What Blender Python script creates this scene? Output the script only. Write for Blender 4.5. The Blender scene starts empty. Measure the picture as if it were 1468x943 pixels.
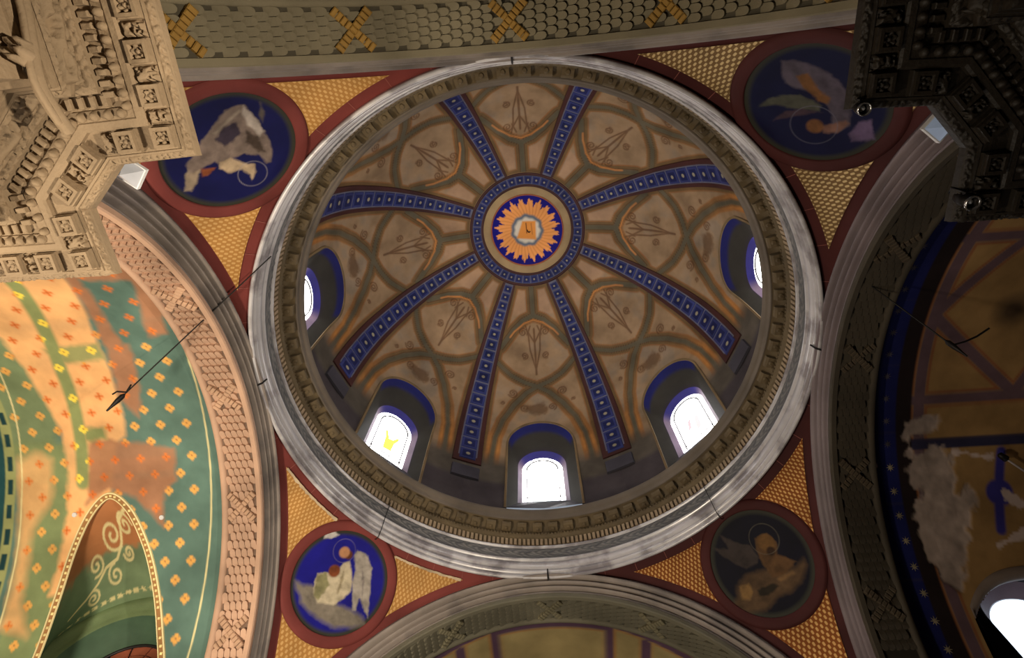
import bpy, bmesh, math, random
import numpy as np
from mathutils import Matrix, Vector

# ------------------------------------------------------------------ camera, world, lights, exposure
S = 5.0            # metres per unit: the crossing ring has radius 1 unit
ZR = 10.7          # height of the ring above the floor
CZ = -0.985        # springing height of the crossing arches (units, relative to the ring)
ZF = -2.14         # floor
scene = bpy.context.scene
scene.view_settings.view_transform = 'Standard'
scene.view_settings.look = 'None'
scene.view_settings.gamma = 1.0
scene.view_settings.use_curve_mapping = False
scene.view_settings.exposure = 0.0
COL = scene.collection


def Pm(x, y, z):
    return Vector((x * S, y * S, z * S + ZR))


cam_d = bpy.data.cameras.new('camera')
cam = bpy.data.objects.new('camera', cam_d)
COL.objects.link(cam)
cam_d.sensor_width = 36.0
cam_d.lens = 817.786 / 1468 * 36.0
cam_d.clip_start = 0.05
right = Vector((0.99694895, 0.07670123, 0.01448163))
down = Vector((-0.06521349, 0.92041253, -0.38547112))
fwd = Vector((-0.04289519, 0.38335063, 0.92260625))
m = Matrix.Identity(4)
for i in range(3):
    m[i][0] = right[i]; m[i][1] = -down[i]; m[i][2] = -fwd[i]
m.translation = Pm(0.020, -0.8984, -1.8186)
cam.matrix_world = m
scene.camera = cam

world = bpy.data.worlds.new('world')
scene.world = world
world.use_nodes = True
world.node_tree.nodes['Background'].inputs[0].default_value = (0.75, 0.85, 1.0, 1)
world.node_tree.nodes['Background'].inputs[1].default_value = 0.35


def lamp(name, kind, loc, target, power, color, size=0.5, spot=None, blend=0.5, spread=None):
    d = bpy.data.lights.new(name, kind)
    d.energy = power
    d.color = color
    if kind == 'AREA':
        d.shape = 'DISK'; d.size = size
        if spread: d.spread = math.radians(spread)
    else:
        d.shadow_soft_size = size
    if kind == 'SPOT':
        d.spot_size = math.radians(spot); d.spot_blend = blend
    o = bpy.data.objects.new(name, d)
    COL.objects.link(o)
    o.location = Pm(*loc)
    v = Pm(*target) - Pm(*loc)
    o.rotation_euler = v.to_track_quat('-Z', 'Y').to_euler()
    return o


WARM = (1.0, 0.85, 0.66)
NEUT = (1.0, 0.92, 0.82)
# the church's uplighters: a strong one in the lit transept, a floodlight on the dark pier; an added soft fill low in the nave
lamp('transept_uplight', 'AREA', (-1.22, -0.35, -2.0), (-1.5, 0.35, -0.25), 980, WARM, 1.0)
lamp('pier_floodlight', 'SPOT', (0.40, -0.76, -1.5), (-0.9, -0.22, -0.5), 1700, WARM, 0.12, 104, 0.8)
lamp('nave_fill', 'AREA', (-0.45, 0.45, -2.08), (-0.35, 0.3, 0), 170, NEUT, 3.0)  # added fill without a fixture, stands for light bounced off the floor

# ------------------------------------------------------------------ helpers
PM = {}            # dome-frame matrix of every object


def lin(c):
    return tuple((v / 255 / 12.92) if v / 255 <= 0.04045 else ((v / 255 + 0.055) / 1.055) ** 2.4 for v in c)


def L3(c):
    return np.array(lin(c), dtype=float)


def mat(name, color=None, rough=0.7, attr=False, noise=3.0, amt=0.25, bump=0.15, bscale=40.0, spec=0.3,
        metallic=0.0, emit=None, estr=0.0, second=None, sscale=6.0):
    M = bpy.data.materials.new(name)
    M.use_nodes = True
    nt = M.node_tree; N = nt.nodes; K = nt.links
    b = N['Principled BSDF']
    b.inputs['Roughness'].default_value = rough
    b.inputs['Specular IOR Level'].default_value = spec
    b.inputs['Metallic'].default_value = metallic
    geo = N.new('ShaderNodeNewGeometry')
    nz = N.new('ShaderNodeTexNoise'); nz.inputs['Scale'].default_value = noise; nz.inputs['Detail'].default_value = 6
    K.new(geo.outputs['Position'], nz.inputs['Vector'])
    mr = N.new('ShaderNodeMapRange')
    mr.inputs['From Min'].default_value = 0.3; mr.inputs['From Max'].default_value = 0.7
    mr.inputs['To Min'].default_value = 1 - amt; mr.inputs['To Max'].default_value = 1 + amt * 0.6
    K.new(nz.outputs['Fac'], mr.inputs['Value'])
    if attr:
        a = N.new('ShaderNodeAttribute'); a.attribute_name = 'Col'; src = a.outputs['Color']
    else:
        a = N.new('ShaderNodeRGB'); a.outputs[0].default_value = (*lin(color), 1); src = a.outputs[0]
    if second is not None:
        n2 = N.new('ShaderNodeTexNoise'); n2.inputs['Scale'].default_value = sscale; n2.inputs['Detail'].default_value = 8
        K.new(geo.outputs['Position'], n2.inputs['Vector'])
        r2 = N.new('ShaderNodeMapRange'); r2.inputs['From Min'].default_value = 0.48; r2.inputs['From Max'].default_value = 0.62
        K.new(n2.outputs['Fac'], r2.inputs['Value'])
        mx = N.new('ShaderNodeMix'); mx.data_type = 'RGBA'
        K.new(r2.outputs[0], mx.inputs[0]); K.new(src, mx.inputs[6]); mx.inputs[7].default_value = (*lin(second), 1)
        src = mx.outputs[2]
    mul = N.new('ShaderNodeVectorMath'); mul.operation = 'SCALE'
    K.new(src, mul.inputs[0]); K.new(mr.outputs[0], mul.inputs['Scale'])
    K.new(mul.outputs[0], b.inputs['Base Color'])
    if bump:
        n3 = N.new('ShaderNodeTexNoise'); n3.inputs['Scale'].default_value = bscale; n3.inputs['Detail'].default_value = 4
        K.new(geo.outputs['Position'], n3.inputs['Vector'])
        bp = N.new('ShaderNodeBump'); bp.inputs['Strength'].default_value = bump; bp.inputs['Distance'].default_value = 0.02
        K.new(n3.outputs['Fac'], bp.inputs['Height']); K.new(bp.outputs[0], b.inputs['Normal'])
    if estr:
        if emit == 'attr':
            K.new(a.outputs['Color'], b.inputs['Emission Color'])
        else:
            b.inputs['Emission Color'].default_value = (*emit, 1)
        b.inputs['Emission Strength'].default_value = estr
    return M


def gold_mat(name, dark, light, freq):
    """painted lattice: pale dots on a brown ochre ground, laid along the surface's UV in metres"""
    M = mat(name, dark, 0.7, noise=1.5, amt=0.22, bump=0.1, spec=0.15)
    nt = M.node_tree; N = nt.nodes; K = nt.links
    uv = N.new('ShaderNodeUVMap'); uv.uv_map = 'UV'
    sx = N.new('ShaderNodeSeparateXYZ'); K.new(uv.outputs[0], sx.inputs[0])
    cs = []
    for i in (0, 1):
        mm = N.new('ShaderNodeMath'); mm.operation = 'MULTIPLY'; mm.inputs[1].default_value = freq * (1 if i == 0 else 0.62)
        K.new(sx.outputs[i], mm.inputs[0])
        c = N.new('ShaderNodeMath'); c.operation = 'COSINE'; K.new(mm.outputs[0], c.inputs[0]); cs.append(c)
    pr = N.new('ShaderNodeMath'); pr.operation = 'MULTIPLY'
    K.new(cs[0].outputs[0], pr.inputs[0]); K.new(cs[1].outputs[0], pr.inputs[1])
    r = N.new('ShaderNodeMapRange'); r.inputs['From Min'].default_value = 0.05; r.inputs['From Max'].default_value = 0.4
    K.new(pr.outputs[0], r.inputs['Value'])
    mx = N.new('ShaderNodeMix'); mx.data_type = 'RGBA'
    rgb = [n for n in N if n.type == 'RGB'][0]; vm = [n for n in N if n.type == 'VECT_MATH'][0]
    K.new(r.outputs[0], mx.inputs[0]); K.new(rgb.outputs[0], mx.inputs[6]); mx.inputs[7].default_value = (*lin(light), 1)
    K.new(mx.outputs[2], vm.inputs[0])
    return M


def tile_mat(name, base, edge, dot):
    """blue tile with a paler inner square line and a small pale star, placed by the tile's own UV"""
    M = mat(name, base, 0.6, noise=1.2, amt=0.35, bump=0.05, spec=0.15)
    nt = M.node_tree; N = nt.nodes; K = nt.links
    uv = N.new('ShaderNodeUVMap'); uv.uv_map = 'UV'
    sub = N.new('ShaderNodeVectorMath'); sub.operation = 'SUBTRACT'; sub.inputs[1].default_value = (0.5, 0.5, 0)
    K.new(uv.outputs[0], sub.inputs[0])
    ab = N.new('ShaderNodeVectorMath'); ab.operation = 'ABSOLUTE'; K.new(sub.outputs[0], ab.inputs[0])
    sp = N.new('ShaderNodeSeparateXYZ'); K.new(ab.outputs[0], sp.inputs[0])
    mxx = N.new('ShaderNodeMath'); mxx.operation = 'MAXIMUM'; K.new(sp.outputs[0], mxx.inputs[0]); K.new(sp.outputs[1], mxx.inputs[1])
    ln = N.new('ShaderNodeVectorMath'); ln.operation = 'LENGTH'; K.new(sub.outputs[0], ln.inputs[0])
    g = N.new('ShaderNodeMath'); g.operation = 'GREATER_THAN'; g.inputs[1].default_value = 0.36; K.new(mxx.outputs[0], g.inputs[0])
    d = N.new('ShaderNodeMapRange'); d.inputs['From Min'].default_value = 0.17; d.inputs['From Max'].default_value = 0.10
    K.new(ln.outputs['Value'], d.inputs['Value'])
    rgb = [n for n in N if n.type == 'RGB'][0]; vm = [n for n in N if n.type == 'VECT_MATH' and n.operation == 'SCALE'][0]
    m1 = N.new('ShaderNodeMix'); m1.data_type = 'RGBA'
    K.new(g.outputs[0], m1.inputs[0]); K.new(rgb.outputs[0], m1.inputs[6]); m1.inputs[7].default_value = (*lin(edge), 1)
    m2 = N.new('ShaderNodeMix'); m2.data_type = 'RGBA'
    K.new(d.outputs[0], m2.inputs[0]); K.new(m1.outputs[2], m2.inputs[6]); m2.inputs[7].default_value = (*lin(dot), 1)
    K.new(m2.outputs[2], vm.inputs[0])
    return M


def mesh(name, V, F, smooth=False, col=None, uv=None):
    V = np.asarray(V, dtype=np.float64).reshape(-1, 3) * S
    me = bpy.data.meshes.new(name)
    if isinstance(F, np.ndarray):
        nf, k = F.shape
        me.vertices.add(len(V)); me.vertices.foreach_set('co', V.astype(np.float32).ravel())
        me.loops.add(nf * k); me.loops.foreach_set('vertex_index', F.astype(np.int32).ravel())
        me.polygons.add(nf)
        me.polygons.foreach_set('loop_start', np.arange(0, nf * k, k, dtype=np.int32))
        me.update(calc_edges=True)
    else:
        me.from_pydata([tuple(v) for v in V], [], F)
        me.update()
    me.polygons.foreach_set('use_smooth', np.full(len(me.polygons), bool(smooth)))
    if col is not None:
        ca = me.color_attributes.new('Col', 'FLOAT_COLOR', 'POINT')
        c = np.ones((len(V), 4), dtype=np.float32); c[:, :3] = np.asarray(col).reshape(-1, 3)
        ca.data.foreach_set('color', c.ravel())
    if uv is not None:
        ul = me.uv_layers.new(name='UV')
        li = np.zeros(len(me.loops), dtype=np.int32); me.loops.foreach_get('vertex_index', li)
        ul.data.foreach_set('uv', np.asarray(uv, dtype=np.float32).reshape(-1, 2)[li].ravel())
    return me


ID = Matrix.Identity(4)
TZ = Matrix.Translation((0, 0, ZR))


def put(name, me, material=None, parent=None, M=ID, label=None, cat=None, group=None, kind=None):
    """link one object; M places the mesh in the dome frame (metres)"""
    if material is not None and me is not None and not me.materials:
        me.materials.append(material)
    o = bpy.data.objects.new(name, me)
    COL.objects.link(o)
    if parent is None:
        o.matrix_world = TZ @ M
    else:
        o.parent = parent
        o.matrix_local = PM[parent.name].inverted() @ M
    PM[o.name] = M.copy()
    if label: o['label'] = label
    if cat: o['category'] = cat
    if group: o['group'] = group
    if kind: o['kind'] = kind
    return o


def empty(name, loc, label, cat, group=None, kind=None):
    o = put(name, None, None, None, Matrix.Translation(Vector(loc) * S), label, cat, group, kind)
    o.empty_display_size = 0.1
    return o


def rotz(a):
    return Matrix.Rotation(math.radians(a), 4, 'Z')


def grid_faces(ni, nj, closed_i=False, closed_j=False):
    i = np.arange(ni if closed_i else ni - 1); j = np.arange(nj if closed_j else nj - 1)
    I, J = np.meshgrid(i, j, indexing='ij')
    I2 = (I + 1) % ni; J2 = (J + 1) % nj
    return np.stack([I * nj + J, I2 * nj + J, I2 * nj + J2, I * nj + J2], -1).reshape(-1, 4)


def grid(name, X, smooth=True, col=None, uv=None, mask=None, ci=False, cj=False):
    ni, nj = X.shape[:2]
    F = grid_faces(ni, nj, ci, cj)
    if mask is not None:
        F = F[mask.reshape(-1)]
    V = X.reshape(-1, 3)
    used = np.unique(F)
    if len(used) < len(V):
        remap = -np.ones(len(V), dtype=np.int64); remap[used] = np.arange(len(used))
        F = remap[F]; V = V[used]
        if col is not None: col = np.asarray(col).reshape(-1, 3)[used]
        if uv is not None: uv = np.asarray(uv).reshape(-1, 2)[used]
    return mesh(name, V, F, smooth, col, uv)


class Acc:
    """collects pieces that are too small to be told apart into one mesh"""
    def __init__(self): self.v = []; self.f = []; self.n = 0

    def add(self, V, F, M=None):
        V = np.asarray(V, float)
        if M is not None:
            A = np.array(M)
            V = V @ A[:3, :3].T + A[:3, 3]
        self.v.append(V); self.f += [tuple(i + self.n for i in f) for f in F]; self.n += len(V)

    def mesh(self, name, smooth=False):
        return mesh(name, np.concatenate(self.v), self.f, smooth)


def box_vf(sx, sy, sz, bev=0.0, z0=0.0):
    """box centred on x,y, rising from z0 by sz, top edge chamfered"""
    hx, hy = sx / 2, sy / 2
    b = bev
    V = [(-hx, -hy, z0), (hx, -hy, z0), (hx, hy, z0), (-hx, hy, z0),
         (-hx, -hy, z0 + sz - b), (hx, -hy, z0 + sz - b), (hx, hy, z0 + sz - b), (-hx, hy, z0 + sz - b),
         (-hx + b, -hy + b, z0 + sz), (hx - b, -hy + b, z0 + sz), (hx - b, hy - b, z0 + sz), (-hx + b, hy - b, z0 + sz)]
    F = [(3, 2, 1, 0), (0, 1, 5, 4), (1, 2, 6, 5), (2, 3, 7, 6), (3, 0, 4, 7),
         (4, 5, 9, 8), (5, 6, 10, 9), (6, 7, 11, 10), (7, 4, 8, 11), (8, 9, 10, 11)]
    return np.array(V), F


def frame_m(pos, ex, ey, ez):
    """matrix (dome frame, metres) from a position in units and axes"""
    M = Matrix.Identity(4)
    for i in range(3):
        M[i][0] = ex[i]; M[i][1] = ey[i]; M[i][2] = ez[i]; M[i][3] = pos[i] * S
    return M


def frame_u(pos, ex, ey, ez):
    M = np.eye(4)
    M[:3, 0] = ex; M[:3, 1] = ey; M[:3, 2] = ez; M[:3, 3] = pos
    return M


def norm(v):
    v = np.asarray(v, float)
    return v / (np.linalg.norm(v) + 1e-12)


def tube(pts, rad, n=8, closed=False):
    """tube along points (units); returns grid array"""
    P = np.asarray(pts, float); k = len(P)
    T = np.gradient(P, axis=0)
    if closed: T = (np.roll(P, -1, 0) - np.roll(P, 1, 0))
    T /= np.linalg.norm(T, axis=1)[:, None] + 1e-12
    up = np.array([0.31, 0.52, 0.79])
    A = np.cross(T, up); A /= np.linalg.norm(A, axis=1)[:, None] + 1e-12
    B = np.cross(T, A)
    a = np.linspace(0, 2 * np.pi, n, endpoint=False)
    rad = np.broadcast_to(np.asarray(rad, float), (k,))
    return P[:, None, :] + rad[:, None, None] * (np.cos(a)[None, :, None] * A[:, None, :] + np.sin(a)[None, :, None] * B[:, None, :])


def tube_mesh(name, pts, rad, n=8, closed=False):
    X = tube(pts, rad, n, closed)
    return grid(name, X, True, ci=closed, cj=True)


# --- painting helpers (fresco and stencil colours, evaluated per vertex)
def seg_d(X, Y, a, b):
    ax, ay = a; bx, by = b
    dx, dy = bx - ax, by - ay
    t = np.clip(((X - ax) * dx + (Y - ay) * dy) / (dx * dx + dy * dy + 1e-12), 0, 1)
    return np.hypot(X - ax - t * dx, Y - ay - t * dy)


def line_d(X, Y, pts):
    d = np.full(X.shape, 1e9)
    for a, b in zip(pts[:-1], pts[1:]):
        d = np.minimum(d, seg_d(X, Y, a, b))
    return d


def poly_sd(X, Y, pts):
    """signed distance to a polygon, negative inside"""
    d = line_d(X, Y, list(pts) + [pts[0]])
    ins = np.zeros(X.shape, bool)
    n = len(pts)
    for i in range(n):
        x1, y1 = pts[i]; x2, y2 = pts[(i + 1) % n]
        c = (y1 > Y) != (y2 > Y)
        xi = (x2 - x1) * (Y - y1) / (y2 - y1 + 1e-12) + x1
        ins ^= c & (X < xi)
    return np.where(ins, -d, d)


def sm(d, w):
    """1 inside (d<0) fading over w"""
    return np.clip(0.5 - d / (w + 1e-9), 0, 1)


def over(C, color, a):
    C[...] = C * (1 - a[..., None]) + np.asarray(color) * a[..., None]


def vnoise(X, Y, seed=0):
    xi = np.floor(X).astype(np.int64); yi = np.floor(Y).astype(np.int64)
    fx = X - xi; fy = Y - yi
    fx = fx * fx * (3 - 2 * fx); fy = fy * fy * (3 - 2 * fy)

    def h(a, b):
        n = (a * 374761393 + b * 668265263 + seed * 974711) & 0x7fffffff
        n = ((n ^ (n >> 13)) * 1274126177) & 0x7fffffff
        return ((n ^ (n >> 16)) & 0xffff) / 65535.0
    return (h(xi, yi) * (1 - fx) + h(xi + 1, yi) * fx) * (1 - fy) + (h(xi, yi + 1) * (1 - fx) + h(xi + 1, yi + 1) * fx) * fy


def fbm(X, Y, seed=0, o=4):
    s = 0; a = 0.5
    for k in range(o):
        s = s + a * vnoise(X * 2 ** k, Y * 2 ** k, seed + k); a *= 0.5
    return s / (1 - 0.5 ** o)


def spiral(cx, cy, r, turns=1.6, start=0.0, sgn=1, n=26):
    t = np.linspace(0, 1, n)
    a = start + sgn * t * turns * 2 * np.pi
    rr = r * (1 - 0.85 * t)
    return [(cx + q * math.cos(b), cy + q * math.sin(b)) for q, b in zip(rr, a)]


# ------------------------------------------------------------------ materials
M_paint = mat('painted_plaster', attr=True, rough=0.8, spec=0.12, noise=1.1, amt=0.28, bump=0.12, bscale=18)
M_paint_s = mat('painted_plaster_sheen', attr=True, rough=0.6, spec=0.14, noise=0.9, amt=0.2, bump=0.05, bscale=10)
M_red = mat('red_ochre_band', (112, 54, 50), 0.7, spec=0.14, noise=0.8, amt=0.35, bump=0.08)
M_red_dark = mat('shaded_red_band', (74, 37, 36), 0.7, spec=0.14, noise=0.8, amt=0.35, bump=0.08)  # darker copy of the red, the right side's shade put in the colour
M_gold = gold_mat('gold_lattice', (172, 124, 66), (204, 162, 102), 2 * math.pi / 0.092)
M_stone_grey = mat('grey_painted_moulding', (132, 122, 114), 0.5, noise=1.0, amt=0.4, bump=0.1, bscale=12, second=(108, 100, 96), sscale=1.3)
M_gloss = mat('glossy_marbled_moulding', (190, 187, 189), 0.24, noise=1.2, amt=0.25, bump=0.08, bscale=5, spec=0.9, second=(138, 133, 136), sscale=1.8)
M_stone_carved = mat('carved_tan_stone', (146, 126, 100), 0.8, noise=1.3, amt=0.3, bump=0.5, bscale=26)
M_modillion = mat('olive_modillion', (94, 80, 57), 0.75, noise=2.0, amt=0.35, bump=0.3, bscale=20)
M_lip = mat('brown_lip', (98, 88, 77), 0.6, noise=1.0, amt=0.35, bump=0.1, spec=0.2)
M_stone_mauve = mat('mauve_grey_moulding', (116, 104, 106), 0.5, noise=1.0, amt=0.3, bump=0.1, bscale=12)  # right arch only: bluish window light tinted into the grey
M_soffit = mat('soffit_stone', (120, 108, 92), 0.75, noise=0.8, amt=0.35, bump=0.2, bscale=14)
M_scale = {}
M_brown = mat('dark_brown_border', (62, 32, 30), 0.6, noise=1.0, amt=0.3, bump=0.05)
M_tile = tile_mat('blue_tile', (27, 33, 78), (50, 56, 104), (150, 142, 116))
M_line = mat('pale_blue_line', (92, 92, 108), 0.6, bump=0)
M_strap = mat('yellow_strap', (156, 120, 56), 0.7, noise=2, amt=0.25, bump=0.3, bscale=20)
M_iron = mat('dark_iron', (34, 31, 30), 0.5, bump=0, metallic=0.6)
M_cable = mat('black_cable', (26, 24, 22), 0.6, bump=0)
M_glass = mat('bright_stained_glass', attr=True, rough=0.3, bump=0, emit='attr', estr=13.5)
M_lead = mat('lead_came', (40, 36, 36), 0.5, bump=0)
M_white = mat('white_lamp_panel', (225, 225, 225), 0.35, bump=0)
M_wall = mat('wall_plaster', (150, 138, 120), 0.85, noise=0.5, amt=0.25)
M_floor = mat('stone_floor', (120, 108, 94), 0.5, noise=0.7, amt=0.3)
M_dark = mat('dark_metal_box', (60, 58, 50), 0.45, bump=0)

# ------------------------------------------------------------------ dome
def catmull(P, n=14):
    P = np.asarray(P, float); out = []
    Q = np.vstack([2 * P[0] - P[1], P, 2 * P[-1] - P[-2]])
    for i in range(1, len(Q) - 2):
        for u in np.linspace(0, 1, n, endpoint=False):
            p0, p1, p2, p3 = Q[i - 1], Q[i], Q[i + 1], Q[i + 2]
            out.append(0.5 * ((2 * p1) + (-p0 + p2) * u + (2 * p0 - 5 * p1 + 4 * p2 - p3) * u ** 2 + (-p0 + 3 * p1 - 3 * p2 + p3) * u ** 3))
    out.append(P[-1])
    return np.array(out)


PROF = catmull([(0, 2.12), (.2, 2.108), (.40, 2.075), (.53, 2.03), (.70, 1.94), (.86, 1.79), (.95, 1.66), (1.045, 1.47),
                (1.095, 1.3), (1.123, 1.1), (1.13, .9), (1.13, .64), (1.13, .38)])
_s = np.concatenate([[0], np.cumsum(np.hypot(*np.diff(PROF, axis=0).T))])
T0 = np.interp(0.40, PROF[:60, 0], _s[:60])
_s = _s - T0


def RZ(t):
    return np.interp(t, _s, PROF[:, 0]), np.interp(t, _s, PROF[:, 1])


def Tz(z):
    return np.interp(-z, -PROF[:, 1], _s)


def Tr(r):
    return np.interp(r, PROF[:100, 0], _s[:100])


def dnorm(t):
    r1, z1 = RZ(t - 0.01); r2, z2 = RZ(t + 0.01)
    l = np.hypot(r2 - r1, z2 - z1) + 1e-9
    return (z2 - z1) / l, -(r2 - r1) / l          # inward normal in (r, z)


def dome_pt(l, t, off=0.0):
    """l lateral distance along the surface from azimuth 0, t arc length down from the tile ring"""
    l, t = np.broadcast_arrays(np.asarray(l, float), np.asarray(t, float))
    r, z = RZ(t); nr, nz = dnorm(t)
    a = l / np.maximum(r, 0.05)
    rr = r + nr * off
    return np.stack([rr * np.cos(a), rr * np.sin(a), z + nz * off], -1)


def rib_w(r):
    return np.interp(r, [0.38, 1.13], [0.043, 0.088])


WZ, WH = 1.14, 0.20        # dome window recess: springing height, half width


def paint_sector(Lm, Tm):
    """strapwork fresco of one dome sector"""
    r, z = RZ(Tm)
    d = np.degrees(Lm / r)
    C = np.empty(Lm.shape + (3,))
    base = L3((146, 120, 92)); C[...] = base
    n1 = fbm(Lm * 9 + 7, Tm * 9, 3); n2 = fbm(Lm * 30, Tm * 30, 5)
    C *= (0.72 + 0.56 * n1)[..., None]
    over(C, L3((112, 106, 98)), np.clip((n1 - 0.5) * 2.2, 0, 0.55))

    def pt(dd, rr=None, zz=None):
        t = Tr(rr) if rr is not None else Tz(zz)
        r_, _ = RZ(t)
        return (math.radians(dd) * r_, float(t))
    tan_ = L3((106, 83, 55)); olive = L3((88, 82, 67)); orange = L3((140, 94, 54))
    # distance to the straps
    lines = []
    lines.append([pt(0, .40), pt(0, .60)])
    for s in (1, -1):
        lines.append([pt(0, .592), pt(s * 6.5, .625), pt(s * 12, .69), pt(s * 17.5, .80)])
        lines.append([pt(0, zz=1.627), pt(s * 5, zz=1.655), pt(s * 11, zz=1.70), pt(s * 18.5, zz=1.775)])
        q = [pt(0, zz=1.627), pt(s * 4.5, zz=1.58), pt(s * 9, zz=1.49), pt(s * 12.6, zz=1.36), pt(s * 14.6, zz=1.20), pt(s * 15.2, zz=1.02), pt(s * 15.2, zz=.9)]
        lines.append(q)
    D = np.full(Lm.shape, 9.0)
    for q in lines:
        D = np.minimum(D, line_d(Lm, Tm, q))
    edge = np.abs(Lm) - (np.radians(22.5) * r - rib_w(r))            # 0 at the rib, negative inside
    De = np.minimum(-edge, Tm)                                         # distance to ribs and to the tile ring
    border = np.minimum(D - 0.020, De - 0.002)
    over(C, tan_, sm(border - 0.022, 0.012))
    glow = 0.45 + 0.75 * fbm(Lm * 6, Tm * 5, 11)
    over(C, orange, np.clip(sm(np.abs(border - 0.021) - 0.0035, 0.007) * glow, 0, 1))
    over(C, olive, sm(D - 0.015, 0.007))
    over(C, L3((66, 50, 34)), sm(np.abs(D - 0.0185) - 0.0022, 0.004) * 0.75)
    # bright upper outline of the shield
    sh = [pt(-13.5, .735), pt(-11.5, .70), pt(-6, .645), pt(0, .622), pt(6, .645), pt(11.5, .70), pt(13.5, .735)]
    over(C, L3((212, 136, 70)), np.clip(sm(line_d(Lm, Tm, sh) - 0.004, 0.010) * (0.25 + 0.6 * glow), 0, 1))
    # pinker panels by the tile ring
    pk = sm(Tm - Tr(.60), 0.02) * sm(-(border - 0.03), 0.01)
    over(C, L3((164, 130, 102)), pk * 0.75)
    # scrolls
    ink = L3((88, 58, 36))
    orn = np.full(Lm.shape, 9.0)
    for s in (1, -1):
        for (dd, rr, rad, st) in ((6.5, .70, .034, 2.6), (5.2, .83, .026, 1.2)):
            l0, t0 = pt(s * dd, rr)
            orn = np.minimum(orn, line_d(Lm, Tm, [(l0 * 1, t0)] and spiral(l0, t0, rad, 1.7, st if s > 0 else math.pi - st, s)))
        l0, t0 = pt(s * 9.7, zz=1.575); orn = np.minimum(orn, line_d(Lm, Tm, spiral(l0, t0, .034, 1.8, 0.5, s)))
        l0, t0 = pt(s * 5.0, zz=1.47); orn = np.minimum(orn, line_d(Lm, Tm, spiral(l0, t0, .030, 1.6, 2.0, -s)))
        l0, t0 = pt(s * 13.2, zz=1.50); orn = np.minimum(orn, line_d(Lm, Tm, spiral(l0, t0, .014, 1.2, 0.5, s)))
        orn = np.minimum(orn, line_d(Lm, Tm, [pt(0, .90), pt(s * 2.5, .80), pt(s * 3.5, .70), pt(s * 2.2, .66)]))
        orn = np.minimum(orn, line_d(Lm, Tm, [pt(0, .76), pt(s * 4, .69), pt(s * 5, .66)]))
    orn = np.minimum(orn, line_d(Lm, Tm, [pt(0, .92), pt(0, .68)]) - 0.002)
    over(C, ink, sm(orn - 0.005, 0.006) * 0.75)
    # dark acanthus above the window head
    fx, ft = Lm, Tm - Tz(1.46)
    fol = np.hypot(fx / 0.085, ft / 0.075) + 0.9 * (fbm(Lm * 26, Tm * 26, 21) - 0.5)
    over(C, L3((92, 66, 42)), sm(fol - 0.72, 0.35) * 0.75)
    # warm glow of the gilded outer straps low down and grey bare plaster of the drum
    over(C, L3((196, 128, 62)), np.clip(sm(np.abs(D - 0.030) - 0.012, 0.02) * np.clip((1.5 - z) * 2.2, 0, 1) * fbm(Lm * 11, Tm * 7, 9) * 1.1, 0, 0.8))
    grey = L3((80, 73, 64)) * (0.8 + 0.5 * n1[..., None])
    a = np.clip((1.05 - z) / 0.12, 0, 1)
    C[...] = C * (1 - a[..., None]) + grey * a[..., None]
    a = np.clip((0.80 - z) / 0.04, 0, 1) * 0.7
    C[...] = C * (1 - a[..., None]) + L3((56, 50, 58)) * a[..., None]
    C *= (0.9 + 0.2 * n2)[..., None]
    return C


TB = float(Tz(0.40))
nL, nT = 150, 240
uu = np.linspace(-1, 1, nL); tt = np.linspace(0, TB, nT)
UU, TT = np.meshgrid(uu, tt, indexing='ij')
rr_, zz_ = RZ(TT)
LL = UU * np.radians(22.5) * rr_
Xs = dome_pt(LL, TT)
Lc = 0.25 * (LL[:-1, :-1] + LL[1:, :-1] + LL[:-1, 1:] + LL[1:, 1:]); Zc = 0.25 * (zz_[:-1, :-1] + zz_[1:, :-1] + zz_[:-1, 1:] + zz_[1:, 1:])
hole = ((np.abs(Lc) < WH) & (Zc < WZ) & (Zc > .58)) | (Lc ** 2 + (Zc - WZ) ** 2 < WH ** 2)
me_sector = grid('painted_panel', Xs, True, paint_sector(LL, TT), mask=~hole)

# crown of the dome: the root of the ceiling, with the sunburst painted on the disc
na = 256
ra = np.concatenate([np.linspace(0.002, .26, 70), np.linspace(.262, .40, 14)])
AA, RA = np.meshgrid(np.linspace(0, 2 * np.pi, na, endpoint=False), ra, indexing='ij')
zc = np.interp(RA, PROF[:60, 0], PROF[:60, 1])
Cc = np.empty(AA.shape + (3,)); Cc[...] = L3((140, 116, 86))
me_crown = grid('ceiling', np.stack([RA * np.cos(AA), RA * np.sin(AA), zc], -1), True, Cc, ci=True)
ceiling = put('ceiling', me_crown, M_paint, kind='structure', label='round painted dome over the crossing with eight blue ribs', cat='dome')
for k in range(8):
    put('painted_panel', me_sector, M_paint, ceiling, rotz(45 * k))

# sunburst roundel at the crown (one thing: disc, rim, mouldings, central ring)
suncol = np.empty(AA.shape + (3,))
X2 = RA * np.cos(AA); Y2 = RA * np.sin(AA)
suncol[...] = L3((18, 12, 112))
pet = np.abs(((AA / (2 * np.pi) * 20) % 1) - 0.5) * 2          # 0 centre of petal
tip = 0.222 - 0.052 * pet ** 1.3 + 0.010 * np.sin(AA * 60 + 2 * np.sin(AA * 7))
over(suncol, L3((226, 152, 84)), sm(RA - tip, 0.006))
over(suncol, L3((190, 112, 54)), sm(RA - tip, 0.006) * np.clip(np.abs(np.sin(AA * 20 + RA * 30)) ** 6, 0, 1) * 0.5)
cl = RA - 0.112 - 0.0025 * np.sin(AA * 7) - 0.003 * np.sin(AA * 11 + 1)
over(suncol, L3((96, 104, 116)), sm(cl, 0.016))
over(suncol, L3((206, 196, 178)), sm(cl + 0.024, 0.018))
tri = poly_sd(X2, Y2, [(-.076, .052), (.058, .070), (.062, -.062), (-.03, -.066)])
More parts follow.
